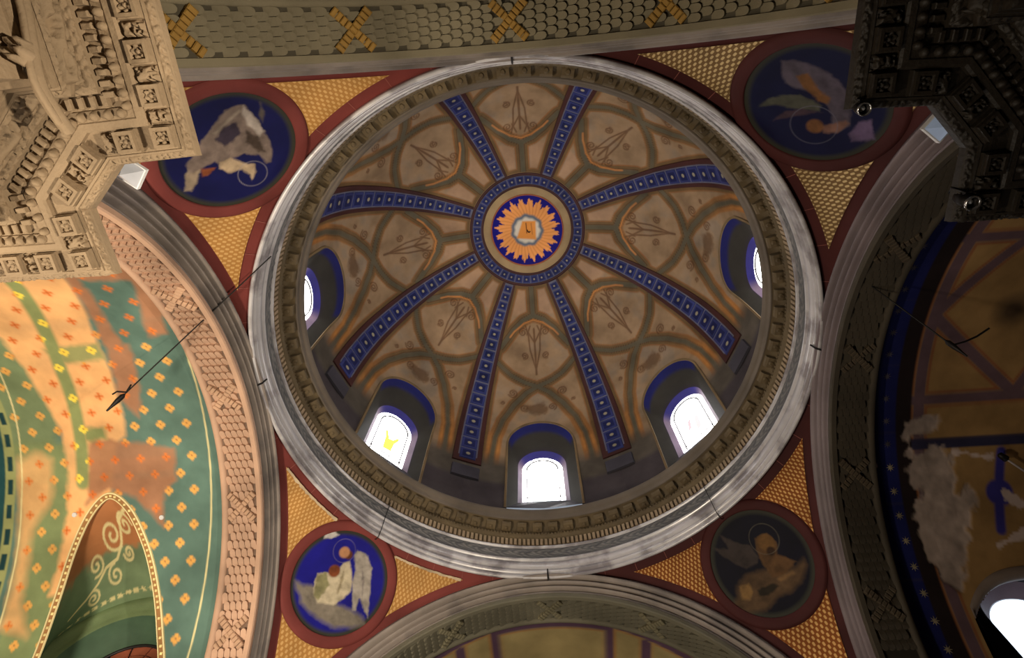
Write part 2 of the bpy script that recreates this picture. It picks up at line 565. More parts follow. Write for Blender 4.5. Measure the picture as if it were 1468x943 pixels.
over(suncol, L3((216, 140, 64)), sm(tri, 0.012))
over(suncol, L3((90, 44, 24)), sm(line_d(X2, Y2, [(-.006, -.05), (-.004, .02)]) - 0.003, 0.004))
over(suncol, L3((120, 64, 30)), sm(line_d(X2, Y2, [(.03, -.045), (.034, .03)]) - 0.003, 0.006) * .6)
mk = RA[:-1] < .247
sun = empty('sunburst_roundel', (0, 0, 2.115), 'blue roundel with an orange flaming sun and white cloud at the dome crown', 'painting')
mfull = (RA < .246)
me_sun = grid('painted_disc', np.stack([X2, Y2, zc - 0.004], -1), True, suncol, mask=(np.roll(mfull, -1, 0) & mfull)[:, :-1] & mfull[:, 1:], ci=True)
put('painted_disc', me_sun, M_paint_s, sun)


def revolve(name, prof, n=256, smooth=True, mate=None, col=None):
    P = np.asarray(prof, float)
    a = np.linspace(0, 2 * np.pi, n, endpoint=False)
    X = np.stack([np.cos(a)[:, None] * P[None, :, 0], np.sin(a)[:, None] * P[None, :, 0], np.broadcast_to(P[None, :, 1], (n, len(P)))], -1)
    return grid(name, X, smooth, ci=True)


def zr(r): return float(np.interp(r, PROF[:60, 0], PROF[:60, 1]))


M_rim = mat('thin_red_rim', (150, 84, 56), 0.6, bump=0)
M_beige = mat('beige_band', (152, 128, 92), 0.7, noise=1.5, amt=0.25)
put('rim', revolve('rim', [(.243, zr(.243) - .004), (.243, zr(.243) - .009), (.252, zr(.252) - .009), (.252, zr(.25) - .002)]), M_rim, sun)
put('beige_ring', revolve('beige_ring', [(.252, zr(.252) - .004), (.26, zr(.26) - .008), (.295, zr(.295) - .008), (.304, zr(.304) - .004)]), M_beige, sun)
for ri, ro in ((.303, .318), (.378, .396)):
    put('brown_ring', revolve('brown_ring', [(ri, zr(ri)), (ri, zr(ri) - .008), (ro, zr(ro) - .008), (ro, zr(ro))]), M_brown, ceiling)
put('pale_ring', revolve('pale_ring', [(.316, zr(.316) - .004), (.38, zr(.38) - .004)]), M_line, ceiling)
put('hook', tube_mesh('hook', [(0, 0, 2.12), (0.004, 0.002, 2.08), (0.012, 0.004, 2.062), (0.02, 0.0, 2.07)], 0.004, 6), M_iron, sun)


def quad_tile(name, P4, nrm, h):
    """slab over four surface points (units), raised by h along nrm, small chamfer; UV on the top"""
    P = np.asarray(P4, float); c = P.mean(0); n = norm(nrm) * h
    Tp = c + (P - c) * 0.95 + n
    V = np.vstack([P, Tp])
    F = [(4, 5, 6, 7), (0, 1, 5, 4), (1, 2, 6, 5), (2, 3, 7, 6), (3, 0, 4, 7)]
    q = [(0, 0), (1, 0), (1, 1), (0, 1)]
    return mesh(name, V, F, False, uv=np.array(q + q))


# tiles of the ring: one mesh, turned forty times
r0, r1 = .322, .374
ha = math.radians(360 / 40 / 2 * 0.88)
tp = [(r * math.cos(a), r * math.sin(a), zr(r) - .004) for r, a in ((r0, -ha), (r1, -ha), (r1, ha), (r0, ha))]
me_rt = quad_tile('tile', tp, (0.1, 0, -1), .005)
for k in range(40):
    put('tile', me_rt, M_tile, ceiling, rotz(9 * k + 4.5))

# ribs at 22.5 + 45 k
TR1 = float(Tz(.905))
ts = np.linspace(0.0, TR1, 60)
rw = rib_w(RZ(ts)[0])  # half width
ll4 = np.stack([-rw, -rw * 0.97, rw * 0.97, rw], 1)
of4 = np.array([0, .008, .008, 0])
Xr = np.stack([dome_pt(ll4[:, j], ts, of4[j]) for j in range(4)], 1)
Xr = np.concatenate([Xr, np.stack([dome_pt(ll4[-1, j], TR1 + .001, 0.0) for j in range(4)])[None]], 0)
me_rib = grid('rib', Xr, False)
tl = ts[ts < TR1 - .035]
me_rl = grid('pale_strip', np.stack([dome_pt(s * .66 * rib_w(RZ(tl)[0]), tl, .0105) for s in (-1, 1)], 1), False)
me_tiles = []
t = 0.008
while t < TR1 - 0.06:
    pitch = float(np.interp(RZ(t)[0], [.4, 1.13], [.060, .104]))
    a, b = t + .006, t + pitch - .006
    wa, wb = .56 * rib_w(RZ(a)[0]), .56 * rib_w(RZ(b)[0])
    P4 = [dome_pt(-wa, a, .0108), dome_pt(-wb, b, .0108), dome_pt(wb, b, .0108), dome_pt(wa, a, .0108)]
    nr, nz = dnorm((a + b) / 2)
    me_tiles.append(quad_tile('tile', [np.asarray(q) for q in P4], (float(nr), 0, float(nz)), .005))
    t += pitch
M_pad = mat('slate_base_block', (58, 56, 64), 0.6, noise=1.2, amt=0.3)
zp = [.865, .77]
pw = .082
padv = [(-pw, .865), (pw, .865), (pw, .765), (-pw, .765)]
P4 = [np.asarray(dome_pt(l, Tz(z), .001)) for l, z in padv]
me_pad = quad_tile('base_block', P4, (-1, 0, 0), .012)
for k in range(8):
    R_ = rotz(22.5 + 45 * k)
    rib = put('rib', me_rib, M_brown, ceiling, R_)
    put('pale_strip', me_rl, M_line, rib, R_)
    for me in me_tiles:
        put('tile', me, M_tile, rib, R_)
    put('base_block', me_pad, M_pad, ceiling, R_)

# ------------------------------------------------------------------ dome windows
M_reveal = mat('window_reveal', attr=True, rough=0.6, noise=1.5, amt=0.25, bump=0.1)
M_surround = mat('window_surround', (112, 92, 64), 0.7, noise=2, amt=0.3)


def arch_outline(hw, zb, zs, n=28, rise=1.0):
    a = np.linspace(0, np.pi, n)
    pts = [(-hw, zb + (zs - zb) * k / 6) for k in range(6)]
    pts += [(-hw * math.cos(q), zs + hw * rise * math.sin(q)) for q in a]
    pts += [(hw, zs - (zs - zb) * (k + 1) / 6) for k in range(6)]
    return np.array(pts)


def on_drum(l, z, off=0.0):
    r = np.interp(-np.asarray(z), -PROF[:, 1], PROF[:, 0])
    return np.stack([np.sqrt(r * r - np.asarray(l) ** 2) - off, l, z], -1)


o1 = arch_outline(WH, .58, WZ); o2 = arch_outline(.142, .66, .985); o3 = arch_outline(.119, .69, .975)
A1 = on_drum(o1[:, 0], o1[:, 1], .004); A2 = np.stack([np.full(len(o2), 1.148), o2[:, 0], o2[:, 1]], -1)
A3 = np.stack([np.full(len(o3), 1.176), o3[:, 0], o3[:, 1]], -1)
k_ = np.linspace(0, 1, 14)[None, :, None]
Xrev = A1[:, None] * (1 - k_) + A2[:, None] * k_
cr = np.empty(Xrev.shape); cr[...] = L3((50, 48, 43))
up = np.clip((A1[:, 2] - (WZ + .01)) / .05, 0, 1)[:, None] * sm(k_[..., 0] - 0.30, 0.12)
over(cr, L3((24, 29, 92)), up)
over(cr, L3((48, 42, 56)), sm(0.93 - k_[..., 0], 0.05) * np.ones((len(A1), 1)))
me_rev = grid('reveal', Xrev, True, cr)
k5 = np.linspace(0, 1, 4)[None, :, None]
Xj = A2[:, None] * (1 - k5) + A3[:, None] * k5
cj = np.empty(Xj.shape); cj[...] = L3((104, 88, 106))
over(cj, L3((36, 32, 96)), np.clip((A2[:, 2] - 1.01) / .06, 0, 1)[:, None] * np.ones((1, 4)))
me_jamb = grid('jamb', Xj, True, cj)
o1b = arch_outline(WH + .014, .58, WZ)
X5 = np.stack([on_drum(o1b[:, 0], o1b[:, 1], -.002), on_drum(o1b[:, 0] * .99, o1b[:, 1], .008), A1 + np.array([-.004, 0, 0]), A1], 1)
me_sur = grid('surround', X5, False)
sillv = np.array([[on_drum(-WH, .58, .004), on_drum(0, .58, .004), on_drum(WH, .58, .004)],
                  [(1.148, -.146, .66), (1.148, 0, .66), (1.148, .146, .66)], [(1.185, -.125, .695), (1.185, 0, .695), (1.185, .125, .695)]])
me_sill = grid('sill', sillv.transpose(1, 0, 2)[::-1], False)
# panes: a tall middle light, side strips and an arched border in three pieces, all thin slabs behind the cames
GX = 1.178


def pane(name, poly, x=GX, th=.004, col=(1, 1, 1)):
    n = len(poly)
    poly = [(l * .87, .975 + (z - 1.03) * .87) for l, z in poly]
    V = [(x, l, z) for l, z in poly] + [(x + th, l, z) for l, z in poly]
    F = [tuple(range(n))[::-1], tuple(range(n, 2 * n))] + [(i, (i + 1) % n, n + (i + 1) % n, n + i) for i in range(n)]
    c = np.empty((2 * n, 3)); c[...] = np.asarray(col, float)
    return mesh(name, V, F, False, col=c)


def arc_poly(hi, ho, a0, a1, zs, n=8):
    q = np.linspace(math.radians(a0), math.radians(a1), n)
    return [(ho * math.cos(t), zs + ho * math.sin(t)) for t in q] + [(hi * math.cos(t), zs + hi * math.sin(t)) for t in q[::-1]]


mid = [(-.104, .75), (.104, .75), (.104, 1.03)] + [(.104 * math.cos(t), 1.03 + .104 * math.sin(t)) for t in np.linspace(0.2, np.pi - .2, 12)] + [(-.104, 1.03)]
W1 = (1.0, 0.99, 0.98)
panes = [pane('pane', mid, col=W1), pane('pane', [(-.137, .72), (-.108, .72), (-.108, 1.03), (-.137, 1.03)], col=(1, .93, .9)),
         pane('pane', [(.108, .72), (.137, .72), (.137, 1.03), (.108, 1.03)], col=(1, .93, .96)),
         pane('pane', [(-.104, .722), (.104, .722), (.104, .746), (-.104, .746)], col=(1, .95, .92))]
for a0 in (2, 62, 122):
    panes.append(pane('pane', arc_poly(.108, .137, a0, a0 + 56, 1.03), col=(1, .96, .9)))
lead = Acc()
for l in (-.092, .092):
    V, F = box_vf(.008, .006, .27); lead.add(V, F, frame_u((GX - .003, l, .705), (1, 0, 0), (0, 1, 0), (0, 0, 1)))
V, F = box_vf(.004, .23, .004); lead.add(V, F, frame_u((GX - .003, 0, .728), (1, 0, 0), (0, 1, 0), (0, 0, 1)))
me_lead = lead.mesh('lead_came')
me_larc = tube_mesh('lead_arc', [(GX - .003, .092 * math.cos(t), 0.975 + .092 * math.sin(t)) for t in np.linspace(0, np.pi, 24)], .005, 6)
# figures in the glass of two windows
figs = {3: [((1.0, .86, .12), [(-.03, .80), (.03, .79), (.035, .90), (.05, .96), (.035, .97), (.01, .90), (-.02, .91), (-.05, .96), (-.06, .94), (-.035, .88)]),
            ((.75, .86, 1.0), [(-.02, .93), (.0, .92), (.02, .95), (.02, .99), (-.01, 1.0), (-.025, .97)])],
        1: [((1.0, .62, .62), [(-.045, .82), (-.015, .80), (-.01, .86), (-.03, .93), (-.05, .93)]),
            ((1.0, .5, .52), [(.02, .86), (.045, .85), (.03, .93), (.0, .95), (.01, .91)]),
            ((1.0, .75, .78), [(-.015, .96), (.015, .955), (.012, .99), (-.01, .995)])]}
WL = {0: 'arched stained-glass window at the right of the drum, beside a grey box', 1: 'arched drum window with red figures in its glass, lower right',
      2: 'arched blank white drum window nearest the bottom arch', 3: 'arched drum window with a yellow figure in its glass, lower left',
      4: 'arched drum window at the left, half hidden by the cornice', 5: 'drum window hidden behind the upper left of the ring cornice',
      6: 'drum window hidden behind the top of the ring cornice', 7: 'drum window hidden behind the upper right of the ring cornice'}
for k in range(8):
    R_ = rotz(45 * k)
    w = put('window_%d' % (k + 1), me_rev, M_reveal, None, R_, WL[k], 'window', 'arched windows of the dome drum', 'structure')
    put('jamb', me_jamb, M_reveal, w, R_)
    put('surround', me_sur, M_surround, w, R_)
    put('sill', me_sill, M_pad, w, R_)
    for me in panes:
        put('pane', me, M_glass, w, R_)
    put('lead_came', me_lead, M_lead, w, R_)
    put('lead_arc', me_larc, M_lead, w, R_)
    for c, poly in figs.get(k, []):
        put('coloured_pane', pane('coloured_pane', poly, GX - .003, .002, tuple(v * .11 for v in c)), M_glass, w, R_)

# ------------------------------------------------------------------ ring cornice
ring = put('trim_1', revolve('trim_1', [(1.012, .05), (1.006, .02), (1.000, -.004), (.997, -.012), (.991, -.016), (.985, -.012), (.983, -.003), (.990, .002), (.991, .009), (.984, .012), (.981, .019), (.984, .027),
                                         (.991, .030), (.991, .036), (.984, .040), (.982, .05), (.982, .066), (.990, .070), (.990, .076), (.981, .080), (.978, .085), (.981, .09)], 320),
           M_gloss, label='great round carved cornice ring at the foot of the dome', cat='cornice', kind='structure')
nfr = 900
aa = np.linspace(0, 2 * np.pi, nfr, endpoint=False); zf = np.linspace(.09, .148, 12)
AF, ZFz = np.meshgrid(aa, zf, indexing='ij')
rel = 0.5 + 0.5 * np.sin(AF * 120 + 6 * np.sin(ZFz * 90)) * np.cos(ZFz * 160 + np.sin(AF * 60) * 2)
rel = rel * np.clip(np.minimum(ZFz - .092, .146 - ZFz) / .006, 0, 1)
RF = .985 - .0065 * rel
cf = np.empty(AF.shape + (3,)); cf[...] = L3((74, 76, 80)); over(cf, L3((132, 128, 124)), rel ** 1.5)
put('carved_frieze', grid('carved_frieze', np.stack([RF * np.cos(AF), RF * np.sin(AF), ZFz], -1), True, cf, ci=True), M_paint_s, ring)
put('fillet', revolve('fillet', [(.985, .147), (.977, .150), (.976, .158), (.985, .163)], 256), M_gloss, ring)
put('bed_moulding', revolve('bed_moulding', [(.988, .162), (.988, .206), (.978, .210), (.977, .214), (.974, .222), (.974, .230), (.979, .237), (.979, .262), (.940, .284)], 320), M_modillion, ring)
dn = Acc(); V, F = box_vf(.010, .0115, .036)
for k in range(312):
    a = 2 * math.pi * k / 312
    dn.add(V, F, frame_u((.983 * math.cos(a), .983 * math.sin(a), .166), (math.cos(a), math.sin(a), 0), (-math.sin(a), math.cos(a), 0), (0, 0, 1)))
put('dentil_row', dn.mesh('dentil_row'), M_stone_carved, ring, kind='stuff')
# modillions: scrolled blocks under the corona
NM = 84
Vm = []; pr_ = [(0, .0), (0, .024), (.012, .026), (.03, .020), (.036, .012), (.037, .0)]
hw = .021
for s in (-1, 1):
    Vm += [(-q[0], s * hw, -q[1]) for q in pr_]
n6 = len(pr_)
Fm = [tuple(range(n6)), tuple(range(2 * n6 - 1, n6 - 1, -1))] + [(i, n6 + i, n6 + (i + 1) % n6, (i + 1) % n6) for i in range(n6)]
base_n = len(Vm)
# raised scroll on the underside
sc_ = [( -.018 + .011 * math.cos(t), .010 * math.sin(t)) for t in np.linspace(0, 2 * np.pi, 10, endpoint=False)]
Vm += [(x, y, -.0245 + .0) for x, y in sc_] + [(-.018 + (x + .018) * .6, y * .6, -.031) for x, y in sc_]
Fm += [(base_n + i, base_n + (i + 1) % 10, base_n + 10 + (i + 1) % 10, base_n + 10 + i) for i in range(10)] + [tuple(range(base_n + 19, base_n + 9, -1))]
me_mod = mesh('modillion', np.array(Vm) + np.array([.978, 0, .266]), Fm)
Vr = []; Fr = []
for k in range(NM):
    put('modillion', me_mod, M_modillion, ring, rotz(360 / NM * (k + .5)))
put('lip', revolve('lip', [(.944, .283), (.938, .279), (.9355, .283), (.9345, .287), (.9345, .302), (.931, .305), (.927, .309), (.9235, .320), (.922, .329), (.926, .336), (.97, .352), (1.14, .40)], 320), M_lip, ring)
beads = Acc()
V, F = box_vf(.008, .010, .010, .003)
for k in range(420):
    a = 2 * math.pi * k / 420
    beads.add(V, F, frame_u((.976 * math.cos(a), .976 * math.sin(a), .2345), (math.cos(a), math.sin(a), 0), (-math.sin(a), math.cos(a), 0), (0, 0, -1)))
put('bead_row', beads.mesh('bead_row'), M_modillion, ring, kind='stuff')

def put_own(name, me, material, parent, M):
    """a copy of a shared mesh that carries its own material"""
    o = put(name, me, None, parent, M)
    o.material_slots[0].link = 'OBJECT'; o.material_slots[0].material = material
    return o


# ------------------------------------------------------------------ pendentives
CS = np.array([0, 0, CZ]); RS = math.sqrt(2)
MC = np.array([.81, .81, CZ + math.sqrt(2 - 2 * .81 ** 2)])
MCn = (MC - CS) / RS


def pend_fields(P):
    q = P - CS
    r = np.hypot(q[..., 0], q[..., 1])
    d_ring = RS * (np.arcsin(np.clip(r / RS, -1, 1)) - math.asin(1 / RS))
    d_ar = RS * (math.asin(1 / RS) - np.arcsin(np.clip(np.maximum(q[..., 0], q[..., 1]) / RS, -1, 1)))
    d_med = RS * np.arccos(np.clip((q @ MCn) / RS, -1, 1))
    return d_ring, d_ar, d_med


def pend_pt(ph, k, r_in=.999):
    rm = 1.0 / np.maximum(np.cos(ph), np.sin(ph))
    r = r_in + np.maximum(rm - r_in, 0) * k
    return np.stack([r * np.cos(ph), r * np.sin(ph), CZ + np.sqrt(np.maximum(2 - r * r, 0))], -1)


PH, KK = np.meshgrid(np.linspace(0, np.pi / 2, 181), np.linspace(0, 1, 60), indexing='ij')
me_pend = grid('wall_pendentive', pend_pt(PH, KK, .995), True)
PH, KK = np.meshgrid(np.linspace(0.02, np.pi / 2 - .02, 320), np.linspace(0.0, 1, 260) ** 1.0, indexing='ij')
PP = pend_pt(PH, KK, 1.0)


def Dfun(P):
    a, b, c = pend_fields(P)
    return np.minimum(np.minimum(a - .049, b - .041), c - .229)


D0 = Dfun(PP)
h_ = .006
e2m = norm(np.array([-MCn[0] * MCn[2], -MCn[1] * MCn[2], 1 - MCn[2] ** 2]))
E2 = (PP - MC) @ e2m
Dc = np.minimum(np.minimum(D0[:-1, :-1], D0[1:, :-1]), np.minimum(D0[:-1, 1:], D0[1:, 1:]))
Dmx = np.maximum(np.maximum(D0[:-1, :-1], D0[1:, :-1]), np.maximum(D0[:-1, 1:], D0[1:, 1:]))
keep = (Dmx > 0) & (Dc > -h_ * 2)
# snap the rim vertices to the exact outline
eps = 1e-4
G = np.stack([(Dfun(PP + np.eye(3)[i] * eps) - D0) / eps for i in range(3)], -1)
nrm = (PP - CS) / RS
G -= (G * nrm).sum(-1, keepdims=True) * nrm
gl = np.maximum((G * G).sum(-1), .2)
PS = np.where((D0 < 0)[..., None], PP - (D0 / gl)[..., None] * G, PP)
PS = CS + (PS - CS) * (1 - .004 / RS)
E2c = E2[:-1, :-1]; PHc = PH[:-1, :-1]; Rc = np.hypot(PP[:-1, :-1, 0], PP[:-1, :-1, 1])
low = (E2c < -.12) & (Rc > 1.15)
uvp = np.stack([(PH - np.pi / 4) * 1.2 * S, KK * 0 + RS * np.arcsin(np.clip(np.hypot(PP[..., 0], PP[..., 1]) / RS, -1, 1)) * S], -1)
gold_parts = []
for cond in (low, ~low & (PHc < np.pi / 4), ~low & (PHc >= np.pi / 4)):
    gold_parts.append(grid('gold_panel', PS, True, uv=uvp, mask=keep & cond))
M_groove = mat('cream_worn_edge', (196, 176, 146), 0.8, noise=2.5, amt=0.4)

# medallion figures: (name, outline in the disc's own plane with v up the slope, colour)
FIG = {
(-1,1):[('cloud',[(0.176,-0.09),(0.136,-0.087),(0.098,-0.068),(0.024,-0.089),(-0.071,-0.078),(-0.13,-0.078),(-0.152,-0.099),(-0.113,-0.132),(-0.049,-0.162),(0.025,-0.162),(0.072,-0.154),(0.111,-0.145),(0.129,-0.126),(0.156,-0.112)],(118,110,98)),
   ('wing',[(0.025,0.091),(0.024,0.115),(-0.028,0.119),(-0.068,0.086),(-0.111,0.008),(-0.15,-0.076),(-0.086,-0.035),(-0.094,-0.074),(-0.081,-0.08),(-0.03,-0.003),(-0.01,0.047)],(150,142,132)),
   ('robe',[(0.112,-0.031),(0.081,-0.008),(0.048,0.002),(0.049,0.047),(0.026,0.067),(-0.011,0.032),(-0.042,-0.027),(-0.027,-0.063),(-0.006,-0.095),(0.055,-0.118),(0.09,-0.093),(0.109,-0.059)],(178,166,140)),
   ('child',[(0.111,-0.038),(0.087,-0.011),(0.048,-0.042),(0.053,-0.11),(0.082,-0.103)],(132,128,92)),
   ('fold',[(0.03,0.03),(0.01,0.0),(-0.005,-0.06),(0.01,-0.055),(0.025,-0.01)],(138,126,100)),
   ('fold',[(-0.03,0.07),(-0.06,0.02),(-0.10,-0.04),(-0.07,0.03)],(116,108,104)),
   ('flake',[(.165,.085),(.175,.105),(.15,.13),(.12,.125),(.135,.10)],(196,190,186)),('hair',(0.044,0.082,0.018),(92,50,30)),('face',(0.064,0.082,0.023),(178,128,92)),('head',(0.06,0.007,0.025),(120,64,36)),('halo',(0.068,0.087,0.044),(120,110,150))],
(1,1):[('wing',[(0.065,0.153),(0.034,0.097),(-0.008,0.054),(-0.008,0.009),(0.012,-0.008),(0.063,-0.006),(0.091,0.041),(0.116,0.095),(0.121,0.13),(0.074,0.092),(0.068,0.119)],(88,76,72)),
   ('cloud',[(0.134,-0.029),(0.077,-0.013),(0.018,-0.034),(-0.029,-0.048),(-0.038,-0.076),(-0.094,-0.088),(-0.141,-0.082),(-0.135,-0.106),(-0.078,-0.141),(-0.022,-0.149),(0.023,-0.136),(0.093,-0.15),(0.16,-0.123),(0.201,-0.096),(0.191,-0.074),(0.157,-0.058)],(120,92,64)),
   ('mane',[(-0.037,0.066),(-0.089,0.055),(-0.1,0.01),(-0.07,-0.023),(-0.093,-0.052),(-0.112,-0.078),(-0.041,-0.091),(0.005,-0.077),(0.001,-0.015),(-0.012,0.029)],(128,92,56)),
   ('leg',[(0.128,-0.033),(0.086,-0.043),(0.089,-0.077),(0.12,-0.094),(0.148,-0.078)],(180,138,82)),
   ('paw',[(-0.006,-0.084),(-0.075,-0.091),(-0.083,-0.109),(-0.014,-0.103)],(160,122,78)),
   ('dark',[(0.079,-0.076),(0.013,-0.087),(-0.006,-0.112),(0.047,-0.116),(0.084,-0.101)],(58,48,34)),
   ('face',(-0.062,0.031,0.034),(150,108,58)),('muzzle',(-0.057,-0.003,0.018),(70,46,28)),('halo',(-0.065,0.044,0.055),(150,140,120))],
(-1,-1):[('tail',[(-0.113,-0.08),(-0.071,-0.082),(-0.08,-0.044),(-0.121,-0.033),(-0.157,-0.036),(-0.16,-0.056)],(135,120,102)),
   ('body',[(0.107,-0.078),(0.139,-0.058),(0.146,-0.038),(0.119,0.02),(0.078,0.084),(0.045,0.119),(0.013,0.13),(0.002,0.12),(0.017,0.084),(0.006,0.047),(-0.022,0.021),(-0.057,0.004),(-0.049,-0.02),(-0.11,-0.067),(-0.086,-0.09),(-0.007,-0.086),(0.043,-0.084)],(112,98,90)),
   ('shade',[(0.061,-0.056),(0.088,-0.032),(0.064,0.003),(0.025,-0.005),(0.003,-0.018),(0.016,-0.055)],(52,44,56)),
   ('shade',[(0.077,0.006),(0.073,0.049),(0.036,0.1),(0.026,0.078),(0.04,0.028)],(70,58,50)),
   ('ridge',[(0.141,-0.042),(0.134,-0.01),(0.095,0.057),(0.075,0.054),(0.092,0.001),(0.116,-0.034)],(158,148,140)),
   ('ridge',[(0.033,-0.069),(0.127,-0.046),(0.122,-0.033),(0.062,-0.052),(0.029,-0.057)],(140,128,116)),
   ('arm',[(-0.044,-0.007),(-0.019,0.014),(-0.018,0.061),(-0.011,0.09),(-0.034,0.108),(-0.069,0.111),(-0.052,0.094),(-0.045,0.066),(-0.07,0.032),(-0.064,0.003)],(160,140,114)),
   ('cloth',[(-0.081,-0.046),(-0.062,-0.008),(-0.098,-0.015),(-0.106,-0.031)],(120,66,40)),
   ('spike',[(0.17,-0.008),(0.154,0.019),(0.116,0.038),(0.133,0.012)],(88,80,76)),('halo',(-0.044,0.1,0.043),(140,134,140))],
(1,-1):[('body',[(-0.157,-0.015),(-0.143,-0.039),(-0.108,-0.063),(-0.054,-0.088),(0.003,-0.089),(0.038,-0.081),(0.107,-0.035),(0.109,0.008),(0.094,0.025),(0.053,-0.012),(0.009,-0.018),(-0.032,-0.013),(-0.067,0.014),(-0.098,0.025),(-0.127,0.01)],(100,90,104)),
   ('orange',[(-0.098,-0.012),(-0.087,-0.042),(-0.027,-0.035),(0.009,-0.043),(0.022,-0.021),(-0.002,-0.008),(-0.066,-0.003)],(140,96,56)),
   ('wing',[(-0.077,0.134),(-0.086,0.092),(-0.07,0.048),(-0.044,0.013),(0.016,-0.012),(0.031,0.007),(-0.013,0.056),(-0.054,0.089)],(92,92,80)),
   ('wing',[(-0.018,0.128),(-0.026,0.083),(-0.006,0.038),(0.035,0.001),(0.014,0.048)],(86,66,78)),
   ('arm',[(0.068,0.033),(0.082,-0.035),(0.1,-0.04),(0.109,0.008),(0.091,0.04)],(150,110,96)),
   ('drape',[(0.123,-0.017),(0.101,-0.059),(0.113,-0.091),(0.173,-0.067),(0.165,-0.04),(0.149,-0.008)],(124,104,140)),
   ('face',(0.06,0.045,0.025),(150,102,64)),('halo',(0.055,0.046,0.062),(130,130,150))]}
PEND = [('wall_southeast', 0, (1, 1), 'pendentive wall with a lion medallion, between right and bottom arches', (9, 9, 24),
         'dark round medallion of a winged lion with a halo, lower right'),
        ('wall_southwest', 90, (-1, 1), 'red and gold pendentive wall between left and bottom arches', (24, 22, 122),
         'bright blue round medallion of a winged angel on a cloud, lower left'),
        ('wall_northwest', 180, (-1, -1), 'red and gold pendentive wall between left and top arches', (17, 19, 66),
         'blue oval medallion of a grey draped creature, beside the carved tan cornice'),
        ('wall_northeast', 270, (1, -1), 'red and pale gold pendentive wall between right and top arches', (15, 17, 50),
         'dim blue medallion of a diving winged figure, beside the dark cornice')]
# blue differs per medallion; the right-hand two are darkened as in shade
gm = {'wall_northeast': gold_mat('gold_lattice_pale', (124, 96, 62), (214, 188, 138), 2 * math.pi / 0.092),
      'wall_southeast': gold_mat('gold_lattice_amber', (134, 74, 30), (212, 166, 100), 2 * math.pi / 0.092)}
# joints across the red band, and the chalky worn edge of the two gold panels at lower left
def ring_r(d): return RS * np.sin(math.asin(1 / RS) + np.asarray(d) / RS)


jt = Acc()
for a_ in range(6, 88, 7):
    for dd in (0,):
        a_r = math.radians(a_ + .6 * math.sin(a_))
        P4 = []
        for d_, w_ in ((.004, -.0009), (.046, -.0009), (.046, .0009), (.004, .0009)):
            r_ = float(ring_r(d_)); q = np.array([r_ * math.cos(a_r + w_), r_ * math.sin(a_r + w_), CZ + math.sqrt(2 - r_ * r_)])
            P4.append(CS + (q - CS) * (1 - .0022 / RS))
        if min(pend_fields(q)[2] for q in P4) > .240:
            jt.add(np.array(P4), [(0, 1, 2, 3)])
me_joint = jt.mesh('joint_lines')
M_joint = mat('pale_red_joint', (142, 84, 76), .8, bump=0)
aw_ = np.linspace(.03, np.pi / 2 - .03, 700)
dn_ = np.stack([.047 - .004 * fbm(aw_ * 60, aw_ * 0, 4), .053 + .010 * (fbm(aw_ * 90, aw_ * 0 + 3, 5) - .35)], 1)
rw_ = ring_r(dn_)
Xw = np.stack([rw_ * np.cos(aw_)[:, None], rw_ * np.sin(aw_)[:, None], CZ + np.sqrt(2 - rw_ ** 2)], -1)
okw = Dfun(Xw[:, 1]) > -.003
me_worn = grid('worn_edge', CS + (Xw - CS) * (1 - .0065 / RS), True, mask=(okw[:-1] & okw[1:])[:, None])
nrd, nad = 84, 240
RD_, AD_ = np.meshgrid(np.linspace(0.0005, .192, nrd), np.linspace(0, 2 * np.pi, nad, endpoint=False), indexing='ij')
for g in gold_parts + [me_pend]: g.materials.append(None)
